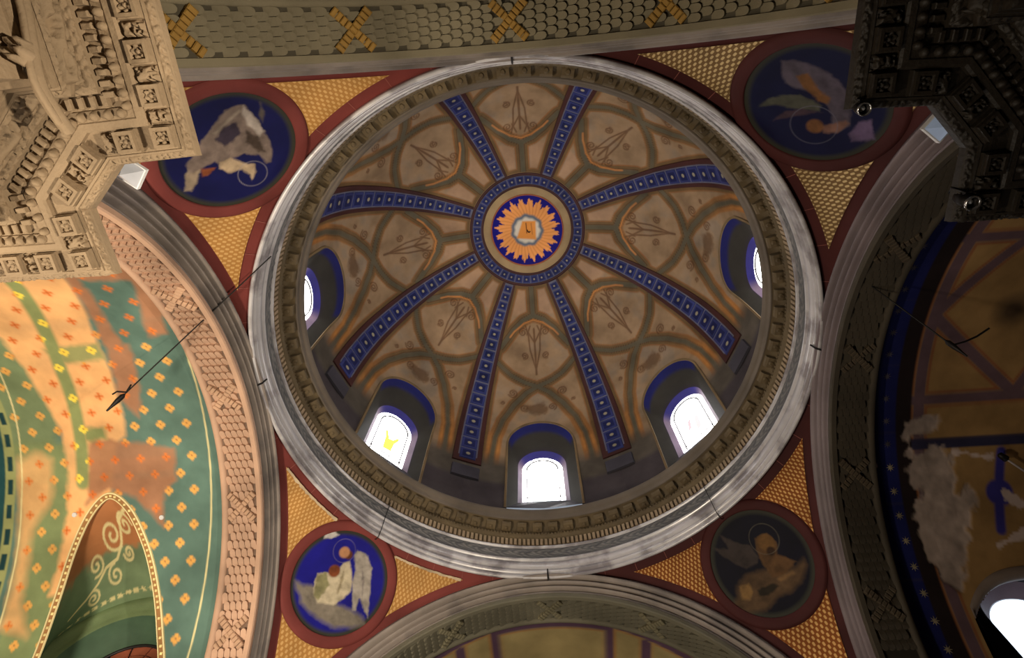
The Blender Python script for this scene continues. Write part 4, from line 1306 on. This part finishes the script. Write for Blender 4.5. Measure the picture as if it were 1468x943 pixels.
# --- bottom and top vaults
def paint_bottom(X, A, T):
    C = np.empty(X.shape + (3,)); C[...] = L3((150, 134, 92)); n1 = fbm(X * 9, A * 9, 51)
    C *= (.8 + .4 * n1)[..., None]
    pur = L3((84, 62, 80)); och = L3((150, 104, 60))
    D = np.full(X.shape, 9.)
    for b in ([(1.215, -15), (1.215, 15)], [(1.20, -15), (1.9, -15)], [(1.20, 15), (1.9, 15)], [(1.24, -24.5), (1.9, -24.5)], [(1.24, 24.5), (1.9, 24.5)], [(1.19, 15), (1.24, 40)], [(1.19, -15), (1.24, -40)]):
        D = np.minimum(D, line_d(X, A, polyxy(b)))
    over(C, och, sm(np.abs(D - .022) - .005, .006) * .7)
    over(C, pur, sm(D - .016, .005))
    return C


def paint_top(X, A, T):
    C = np.empty(X.shape + (3,)); C[...] = L3((48, 52, 96)); n1 = fbm(X * 9, A * 9, 61)
    over(C, L3((92, 92, 70)), sm(X - 1.20, .01))
    C *= (.8 + .4 * n1)[..., None]
    return C


xg = np.linspace(1.14, 2.32, 170); tg = np.linspace(-80, 80, 200)
XB, TBt = np.meshgrid(xg, tg, indexing='ij'); AB = np.radians(TBt) * RV
put('wall_vault_south', grid('wall_vault_south', vx(XB, TBt), True, paint_bottom(XB, AB, TBt)), M_paint, None, rotz(90), 'beige panelled vault with purple bands beyond the bottom arch', 'vault', kind='structure')
put('wall_vault_north', grid('wall_vault_north', vx(XB, TBt), True, paint_top(XB, AB, TBt)), M_paint, None, rotz(270), 'bluish vault showing above the top arch', 'vault', kind='structure')

# lower walls, piers and floor of the cross-shaped church
def slab(name, lo, hi, material, lab, cat):
    lo = np.array(lo, float); hi = np.array(hi, float); c = (lo + hi) / 2; d = hi - lo
    V, F = box_vf(d[0], d[1], d[2], 0.0, -d[2] / 2)
    return put(name, mesh(name, V, F), material, None, frame_m(c, (1, 0, 0), (0, 1, 0), (0, 0, 1)), lab, cat, kind='structure')


slab('floor', (-2.4, -2.4, ZF - .04), (2.4, 2.4, ZF), M_floor, 'stone floor of the church, below the frame', 'floor')
CN = [('southeast', 1, 1), ('southwest', -1, 1), ('northwest', -1, -1), ('northeast', 1, -1)]
for n_, sx, sy in CN:
    x0, x1 = sorted((sx * .895, sx * 1.145)); y0, y1 = sorted((sy * .895, sy * 1.145))
    slab('wall_pier_' + n_, (x0, y0, ZF), (x1, y1, CZ + .0), M_wall, 'plain lower part of the %s crossing pier' % n_, 'pier')
    x0, x1 = sorted((sx * 1.145, sx * 2.36)); y0, y1 = sorted((sy * .945, sy * 1.0))
    slab('wall_transept_' + n_, (x0, y0, ZF), (x1, y1, CZ + .25 if not (sy > 0) else CZ + .10), M_wall, 'lower side wall of the %s transept' % n_, 'wall')
    x0, x1 = sorted((sx * .945, sx * 1.0)); y0, y1 = sorted((sy * 1.145, sy * 2.36))
    slab('wall_nave_' + n_, (x0, y0, ZF), (x1, y1, CZ + .25), M_wall, 'lower side wall of the nave, %s side' % n_, 'wall')
for n_, lo, hi in (('east', (2.31, -1, ZF), (2.36, 1, .02)), ('west', (-2.36, -1, ZF), (-2.31, 1, .02)), ('south', (-1, 2.31, ZF), (1, 2.36, .02)), ('north', (-1, -2.36, ZF), (1, -2.31, .02))):
    slab('wall_' + n_, lo, hi, M_wall, 'end wall of the %s arm, outside the frame' % n_, 'wall')

# ------------------------------------------------------------------ carved entablatures on the two near piers
def egg_mesh(name):
    V = []; F = []
    n, k = 8, 4
    for i in range(k):
        ph = math.pi / 2 * i / k
        for j in range(n):
            a = 2 * math.pi * j / n
            V.append((.0064 * math.cos(ph) * math.cos(a), .0076 * math.cos(ph) * math.sin(a), .009 * math.sin(ph)))
    V.append((0, 0, .009))
    for i in range(k - 1):
        for j in range(n): F.append((i * n + j, i * n + (j + 1) % n, (i + 1) * n + (j + 1) % n, (i + 1) * n + j))
    for j in range(n): F.append(((k - 1) * n + j, (k - 1) * n + (j + 1) % n, k * n))
    return mesh(name, V, F, True)


def coffer_mesh(name, w=.0325, d=.0335, h=.0145):
    def sq(a, b, z): return [(-a, -b, z), (a, -b, z), (a, b, z), (-a, b, z)]
    rings = [sq(w / 2, d / 2, -.002), sq(w / 2, d / 2, h * .55), sq(w / 2 - .002, d / 2 - .002, h * .6), sq(w / 2 - .002, d / 2 - .002, h), sq(w / 2 - .0065, d / 2 - .0065, h), sq(w / 2 - .008, d / 2 - .008, h * .75), sq(w / 2 - .009, d / 2 - .009, .001)]
    V = [v for r in rings for v in r]
    F = [(i * 4 + j, i * 4 + (j + 1) % 4, i * 4 + 4 + (j + 1) % 4, i * 4 + 4 + j) for i in range(len(rings) - 1) for j in range(4)] + [(24, 25, 26, 27)]
    return mesh(name, V, F)


def rosette_mesh(name, R=.0105, h=.0125, pet=5, seed=0):
    rs = [0, .22, .42, .72, .95, 1.0]; n = 20
    V = [(0, 0, h * .9)]; F = []
    for q in rs[1:]:
        for j in range(n):
            a = 2 * math.pi * j / n
            f = abs(math.cos(a * pet / 2 + seed))
            rad = R * q * (.78 + .22 * f)
            z = {.22: h * .8, .42: h * (.35 + .1 * f), .72: h * (.55 + .45 * f), .95: h * (.4 + .4 * f), 1.0: -.001}[q]
            V.append((rad * math.cos(a), rad * math.sin(a), z))
    for j in range(n): F.append((0, 1 + j, 1 + (j + 1) % n))
    for i in range(len(rs) - 2):
        for j in range(n):
            F.append((1 + i * n + j, 1 + (i + 1) * n + j, 1 + (i + 1) * n + (j + 1) % n, 1 + i * n + (j + 1) % n))
    return mesh(name, V, F, True)


def leaf_mesh(name, w, d, seed):
    """carved acanthus panel as a relief"""
    nx, ny = 21, 31
    X, Y = np.meshgrid(np.linspace(-w / 2, w / 2, nx), np.linspace(-d / 2, d / 2, ny), indexing='ij')
    nz = fbm(X * 230 + seed * 3, Y * 230, seed, 2)
    h = .001 + .0085 * np.clip((nz - .42) * 9, 0, 1) * (.6 + .4 * np.cos(X * 90)) + .0015 * nz
    e = np.minimum(w / 2 - np.abs(X), d / 2 - np.abs(Y))
    h = h * np.clip(e / .004, 0, 1) - .001 * (e < 1e-6)
    return grid(name, np.stack([X, Y, h], -1), True)


me_egg = egg_mesh('egg'); me_cof = coffer_mesh('coffer'); me_ros = [rosette_mesh('rosette', seed=s, pet=p_) for s, p_ in ((0, 5), (.6, 6), (1.1, 5))]
me_leaf = [leaf_mesh('carved_leaf', .0225, .033, s) for s in (1, 2, 3)]
V, F = box_vf(.0078, .015, .011, .0012); me_den = mesh('dentil', V, F)


for me in [me_egg, me_cof, me_den] + me_ros + me_leaf:
    me.materials.append(None)


def inter(p, d, q, e):
    A = np.array([[d[0], -e[0]], [d[1], -e[1]]])
    t = np.linalg.solve(A, np.array(q) - np.array(p))
    return np.array(p) + t[0] * np.array(d)


def entablature(nm, pts, corner, material, label, full):
    pts = [np.array(q, float) for q in pts]
    nseg = len(pts) - 1
    dirs = [norm(np.append(pts[i + 1] - pts[i], 0))[:2] for i in range(nseg)]
    cen = np.array(corner, float)
    nin = []
    for i in range(nseg):
        n = np.array([-dirs[i][1], dirs[i][0]])
        if np.dot(n, cen - (pts[i] + pts[i + 1]) / 2) < 0: n = -n
        nin.append(n)

    def off(i, o):
        if i == 0: return pts[0] + nin[0] * o
        if i == nseg: return pts[-1] + nin[-1] * o
        return inter(pts[i - 1] + nin[i - 1] * o, dirs[i - 1], pts[i] + nin[i] * o, dirs[i])

    def sweep(name, prof):
        X = np.array([[(*off(i, o), z) for o, z in prof] for i in range(nseg + 1)])
        return grid(name, X, False)

    def relief(name, o0, z0, o1, z1, amp, k, seed, rows=9, outward=True):
        A = None; gv_ = []; gf = []; n0 = 0
        for i in range(nseg):
            L = np.linalg.norm(off(i + 1, o0) - off(i, o0)); n = max(4, int(L / .0022))
            s = np.linspace(0, 1, n); v = np.linspace(0, 1, rows)
            P = np.zeros((n, rows, 3))
            for b, vv in enumerate(v):
                a0 = off(i, o0 + (o1 - o0) * vv); a1 = off(i + 1, o0 + (o1 - o0) * vv)
                P[:, b, :2] = a0[None] * (1 - s[:, None]) + a1[None] * s[:, None]; P[:, b, 2] = z0 + (z1 - z0) * vv
            SS, VV = np.meshgrid(s * L, v, indexing='ij')
            nz = fbm(SS * k * .45, VV * (rows * .42), seed, 2) + .16 * np.sin(SS * k + 2.5 * np.sin(VV * 6))
            h = amp * np.clip((nz - .40) * 6, 0, 1) * np.sin(np.pi * np.clip(VV, .001, .999)) ** .5 * np.clip(np.minimum(s, 1 - s) * L / .004, 0, 1)[:, None]
            d2 = norm([-(nin[i][0]) * abs(z1 - z0), -(nin[i][1]) * abs(z1 - z0), -abs(o1 - o0)])
            P += h[..., None] * d2
            gv_.append(P.reshape(-1, 3)); gf.append(grid_faces(n, rows) + n0); n0 += n * rows
        return mesh(name, np.concatenate(gv_), np.concatenate(gf), True)
    root = put(nm, sweep(nm, [(.30, -.925), (-.001, -.925), (0, -.937), (.0015, -.940), (.0085, -.946), (.0095, -.9465), (.0095, -.949), (.0125, -.950), (.0135, -.948), (.0485, -.948), (.0485, -.955),
                                (.052, -.958), (.060, -.959), (.062, -.957), (.0765, -.957), (.0775, -.954), (.097, -.954), (.097, -.969), (.099, -.9695), (.104, -.975), (.1085, -.977), (.1085, -1.016), (.105, -1.018), (.101, -1.022), (.101, -1.027), (.105, -1.029), (.105, -1.040),
                                (.108, -1.041), (.108, -1.056), (.112, -1.058), (.118, -1.06)]), material, None, ID, label, 'cornice', kind='structure')
    put('pier_shaft', sweep('pier_shaft', [(.116, -1.058), (.116, ZF)]), material, root)
    put('leaf_border', relief('leaf_border', .0010, -.9395, .0090, -.9465, .005, 620, 3, 8), material, root, kind='stuff')
    put('small_leaf_row', relief('small_leaf_row', .0975, -.967, .1065, -.976, .006, 420, 5, 7), material, root, kind='stuff')
    put('carved_frieze', relief('carved_frieze', .109, -.978, .109, -1.015, .014, 150, 7, 17), material, root)
    put('bead_row', relief('bead_row', .1015, -1.0205, .1015, -1.0285, .005, 520, 9, 6), material, root, kind='stuff')

    def place(name, me, i, pos2, z, par=root, ang=None, zoff=0):
        d = dirs[i]; n = nin[i]
        ex = np.array([d[0], d[1], 0]); ez = np.array([0, 0, -1.0]); ey = np.cross(ez, ex)
        return put_own(name, me, material, par, frame_m((pos2[0], pos2[1], z), ex, ey, ez))

    def along(i, o, s):
        return off(i, o) + dirs[i] * s
    k = 0
    oc = .0305
    P = .0562
    spots = []
    # convex corners carry a coffer; the rest march away from them
    for i in range(nseg):
        L = np.linalg.norm(off(i + 1, oc) - off(i, oc))
        conv0 = i in (1, 4); conv1 = i in (0, 3)
        if conv1:
            spots += [(i, L - P * j) for j in range(0, int(L / P) + 1)]
        elif conv0:
            spots += [(i, P * j) for j in range(1, int((L - .02) / P) + 1)]
        else:
            spots += [(i, L / 2 - P * .56), (i, L / 2 + P * .56)]
    for i, s in spots:
        q = along(i, oc, s)
        c_ = place('coffer', me_cof, i, q, -.948)
        place('rosette', me_ros[k % 3], i, q, -.9495, c_)
        L = np.linalg.norm(off(i + 1, oc) - off(i, oc))
        s2 = s + (P / 2 if i not in (0, 3) else -P / 2)
        if 0.012 < s2 < L - .012:
            place('carved_leaf', me_leaf[k % 3], i, along(i, oc, s2), -.9475)
        k += 1
    # eggs, dentils
    for i in range(nseg):
        a = off(i, .0690); L = np.linalg.norm(off(i + 1, .0690) - a)
        n = max(1, int(L / .0168))
        for j in range(n):
            place('egg', me_egg, i, a + dirs[i] * (j + .5) * L / n, -.957)
        a = off(i, .0872); L = np.linalg.norm(off(i + 1, .0872) - a)
        n = max(1, int(L / .0142))
        for j in range(n):
            place('dentil', me_den, i, a + dirs[i] * (j + .5) * L / n, -.9535)
    return root, off, dirs, nin, material


M_carv_dark = mat('shaded_carved_stone', (34, 28, 20), .6, noise=1.3, amt=.3, bump=.4, bscale=26, spec=.4)  # darkened copy of the carved stone, the right pier's shade in its colour
Lp = [(-.468, -1.40), (-.470, -.846), (-.592, -.842), (-.660, -.780), (-.655, -.674), (-1.12, -.676)]
Rp = [(.484, -1.40), (.486, -.838), (.603, -.834), (.664, -.771), (.664, -.662), (1.12, -.660)]
entL = entablature('trim_6', Lp, (-1.1, -1.1), M_stone_carved, 'tan carved cornice with rosette coffers on the near pier, upper left', True)
entR = entablature('trim_7', Rp, (1.1, -1.1), M_carv_dark, 'shaded dark carved cornice on the near pier, upper right', True)
# moulded niche arch with a flower boss under the left architrave
na_ = put('niche_arch', tube_mesh('niche_arch', catmull([(-.580, -1.16, -1.02), (-.578, -1.10, -1.024), (-.576, -1.05, -1.034), (-.575, -1.0, -1.048), (-.575, -.955, -1.058), (-.578, -.92, -1.045), (-.580, -.895, -1.03)], 5), .0085, 10), M_stone_carved, entL[0])
put('niche_roll', tube_mesh('niche_roll', catmull([(-.572, -1.16, -1.04), (-.568, -1.05, -1.050), (-.566, -1.0, -1.064), (-.566, -.955, -1.075), (-.57, -.905, -1.055)], 5), .0042, 8), M_stone_carved, entL[0])
put_own('flower_boss', me_ros[0], M_stone_carved, entL[0], frame_m((-.570, -.985, -1.070), (0, 1.5, 0), (1.2, 0, -.9), (.4, 0, -1.6)))

# ------------------------------------------------------------------ lamps, cables and hooks
def thing_mesh(name, me, material, label, cat, loc, group=None):
    """one-mesh thing whose origin sits at loc (units); me is given relative to loc"""
    return put(name, me, material, None, Matrix.Translation(Vector(loc) * S), label, cat, group)


M_panel = mat('lamp_prism', (176, 178, 184), .25, bump=0, emit=(1, .97, .92), estr=.10)
M_panelb = mat('lamp_prism_blue', (150, 170, 210), .25, bump=0, emit=(.75, .86, 1), estr=.10)


def pyramid_lamp(loc, ang, label, mp, hw=.0185):
    t = empty('pyramid_lamp', loc, label, 'lamp', 'pyramid lamps on the cornices')
    M0 = Matrix.Translation(Vector(loc) * S) @ rotz(ang)
    V, F = box_vf(2 * hw, 2 * hw, .010, .002)
    put('housing', mesh('housing', V, F), M_white, t, M0)
    q = hw * .9
    V = [(-q, -q, 0), (q, -q, 0), (q, q, 0), (-q, q, 0), (0, 0, -.026)]
    put('prism_diffuser', mesh('prism_diffuser', V, [(0, 1, 4), (1, 2, 4), (2, 3, 4), (3, 0, 4), (3, 2, 1, 0)]), mp, t, M0)
    V, F = box_vf(.008, .008, .012)
    put('bracket', mesh('bracket', V, F), M_white, t, M0 @ Matrix.Translation((0, 0, .01 * S)))
    return t


pyramid_lamp((-.603, -.826, -.902), 40, 'white pyramid-shaped lamp at the corner of the tan cornice, upper left', M_panel)
pyramid_lamp((.645, -.802, -.902), 38, 'pale blue pyramid-shaped lamp beside the dark cornice, upper right', M_panelb)


def spot_lamp(loc, aim, label, r=.013, L=.035):
    t = empty('spotlight', loc, label, 'lamp')
    z = norm(aim); x = norm(np.cross(z, (0.3, .5, .81))); y = np.cross(z, x)
    M0 = frame_m(loc, x, y, z)
    a = np.linspace(0, 2 * np.pi, 20, endpoint=False)

    def rv(pr): return np.stack([np.stack([q * np.cos(a), q * np.sin(a), np.full(20, h)], -1) for q, h in pr], 0)
    put('can', grid('can', rv([(.001, -L), (r * .8, -L), (r, -L * .6), (r, 0), (r * .85, .0), (r * .7, -.008), (.001, -.009)]), True, cj=True), M_iron, t, M0)
    put('chrome_rim', grid('chrome_rim', rv([(r * .84, .0), (r * 1.0, .004), (r * 1.12, .0), (r * 1.0, -.004), (r * .84, 0)]), True, cj=True), mat('chrome', (190, 190, 190), .2, bump=0, metallic=.9), t, M0)
    put('bulb', grid('bulb', rv([(.0005, -.002), (r * .35, -.004), (r * .5, -.008)]), True, cj=True), M_white, t, M0)
    put('yoke', tube_mesh('yoke', [(0, r * 1.1, -L * .5), (0, r * 1.6, -L * .2 + .0), (0, r * 1.3, -L * 1.3), (0, 0, -L * 1.6)], .002, 6), M_iron, t, M0)
    return t


spot_lamp((.494, -.838, -.962), (-.1, .1, -1), 'round chrome-rimmed spotlight on the outer corner of the dark cornice', .0085, .02)
spot_lamp((.672, -.695, -.962), (.05, .15, -1), 'small black spotlight under the inner corner of the dark cornice', .0105, .03)

# grey box by the right-hand drum window
t = empty('floodlight_box', (1.045, .02, .385), 'small grey box floodlight beside the right drum window', 'lamp')
bx = Matrix.Translation(Vector((1.045, .027, .385)) * S) @ rotz(0)
V, F = box_vf(.05, .066, .085, .006)
put('casing', mesh('casing', V, F), M_dark, t, bx)
V, F = box_vf(.058, .070, .010, .003)
put('dark_hood', mesh('dark_hood', V, F), M_iron, t, bx @ Matrix.Translation((0, 0, .085 * S)))
put('lower_rail', mesh('lower_rail', V, F), M_iron, t, bx @ Matrix.Translation((0, 0, -.006 * S)))
put('cable_loop', tube_mesh('cable_loop', [(-.02, .02, -.004), (-.03, .03, -.02), (-.02, .045, -.03), (0, .05, -.02)], .0025, 6), M_white, t, bx)

# four iron hooks at the cardinal points of the ring
for k, w_ in enumerate(('right', 'bottom', 'left', 'top')):
    me = tube_mesh('iron_hook', [(.974, 0, .020), (.978, 0, -.010), (.990, 0, -.026), (1.012, 0, -.030), (1.022, 0, -.018)], .0032, 6)
    o = put('iron_hook', me, M_iron, None, rotz(90 * k), 'short dark iron hook at the %s of the cornice ring' % w_, 'hook', 'hooks around the cornice ring')


def cable(name, p0, p1, label, cat, r=.0026, sag=.0, hookp=None):
    p0 = np.array(p0, float); p1 = np.array(p1, float)
    s = np.linspace(0, 1, 24)[:, None]
    P = p0 * (1 - s) + p1 * s; P[:, 2] -= (4 * s * (1 - s))[:, 0] * sag
    t = empty(name, tuple(p1), label, cat)
    put('wire', tube_mesh('wire', P, r, 6), M_cable, t)
    u = norm(p1 - p0)
    put('end_fitting', tube_mesh('end_fitting', [p1 - u * .02, p1 - u * .012, p1 + u * .006, p1 + u * .03, p1 + u * .045], [.003, .0075, .0075, .004, .0025], 8), M_iron, t)
    if hookp is not None:
        for q in hookp:
            put('prong', tube_mesh('prong', [p1 + np.array(w) for w in q], .0026, 6), M_iron, t)
    return t


cable('hanging_cable', (-.845, -.455, .015), (-1.232, -.145, -.35), 'long dark cable with a pronged fitting, hanging before the green vault', 'cable', .0021, 0.0,
      [[(.03, -.022, .0), (.006, -.028, -.004), (-.01, -.02, -.004)], [(.03, -.022, 0), (.052, -.045, .0)]])
cable('hanging_cable', (.976, -.337, .012), (1.173, -.152, -.35), 'dark cable ending in a lamp knot, hanging before the star-banded vault', 'cable', .0022, 0.0,
      [[(.0, .0, 0), (.03, -.012, -.005), (.06, -.024, -.002), (.09, -.046, 0)]])
for az_, lab in ((133.2, 'thin black wire crossing the ring cornice, lower left'), (45.6, 'thin black wire crossing the ring cornice, lower right')):
    ca, sa_ = math.cos(math.radians(az_)), math.sin(math.radians(az_))
    base_ = np.array([.992 * ca, .992 * sa_, -.026])
    P = catmull([(r_ * ca, r_ * sa_, z_) for r_, z_ in ((.966, .168), (.972, .08), (.975, .0), (.992, -.026), (1.02, -.004))], 5)
    put('cornice_wire', tube_mesh('cornice_wire', P - base_, .0017, 5), M_cable, None, Matrix.Translation(Vector(base_) * S), lab, 'wire')
# two small white discs on the green vault
for x_, t_, lab in ((-1.402, 28.6, 'small white round disc on the green vault right of the lunette tip'), (-1.735, 27.0, 'small pale round disc on the green vault left of the lunette tip')):
    er = np.array([0, math.sin(math.radians(t_)), math.cos(math.radians(t_))]); et = np.array([0, er[2], -er[1]])
    a = np.linspace(0, 2 * np.pi, 16, endpoint=False)
    X = np.stack([np.stack([q * np.cos(a), q * np.sin(a), np.full(16, h)], -1) for q, h in ((.009, -.001), (.009, .004), (.0075, .006), (.0003, .0065))], 0)
    put('ceiling_disc', grid('ceiling_disc', X, False, cj=True), M_white, None, frame_m(cyl(x_, math.radians(t_), RV), (1, 0, 0), np.cross(-er, (1, 0, 0)), -er), lab, 'disc', 'white discs on the green vault')
# bracket lamp at the right edge
t = empty('bracket_lamp', (1.574, .374, -.172), 'thin pale bracket arm with a black lamp head at the right edge', 'lamp')
put('arm', tube_mesh('arm', [(1.578, .377, -.173), (1.637, .419, -.194), (1.72, .478, -.226), (1.738, .500, -.212)], .004, 8), mat('pale_arm', (150, 140, 136), .5, bump=0), t)
put('lamp_head', tube_mesh('lamp_head', [(1.560, .364, -.167), (1.564, .367, -.169), (1.582, .380, -.175), (1.586, .383, -.176)], [.002, .010, .012, .003], 10), M_iron, t)
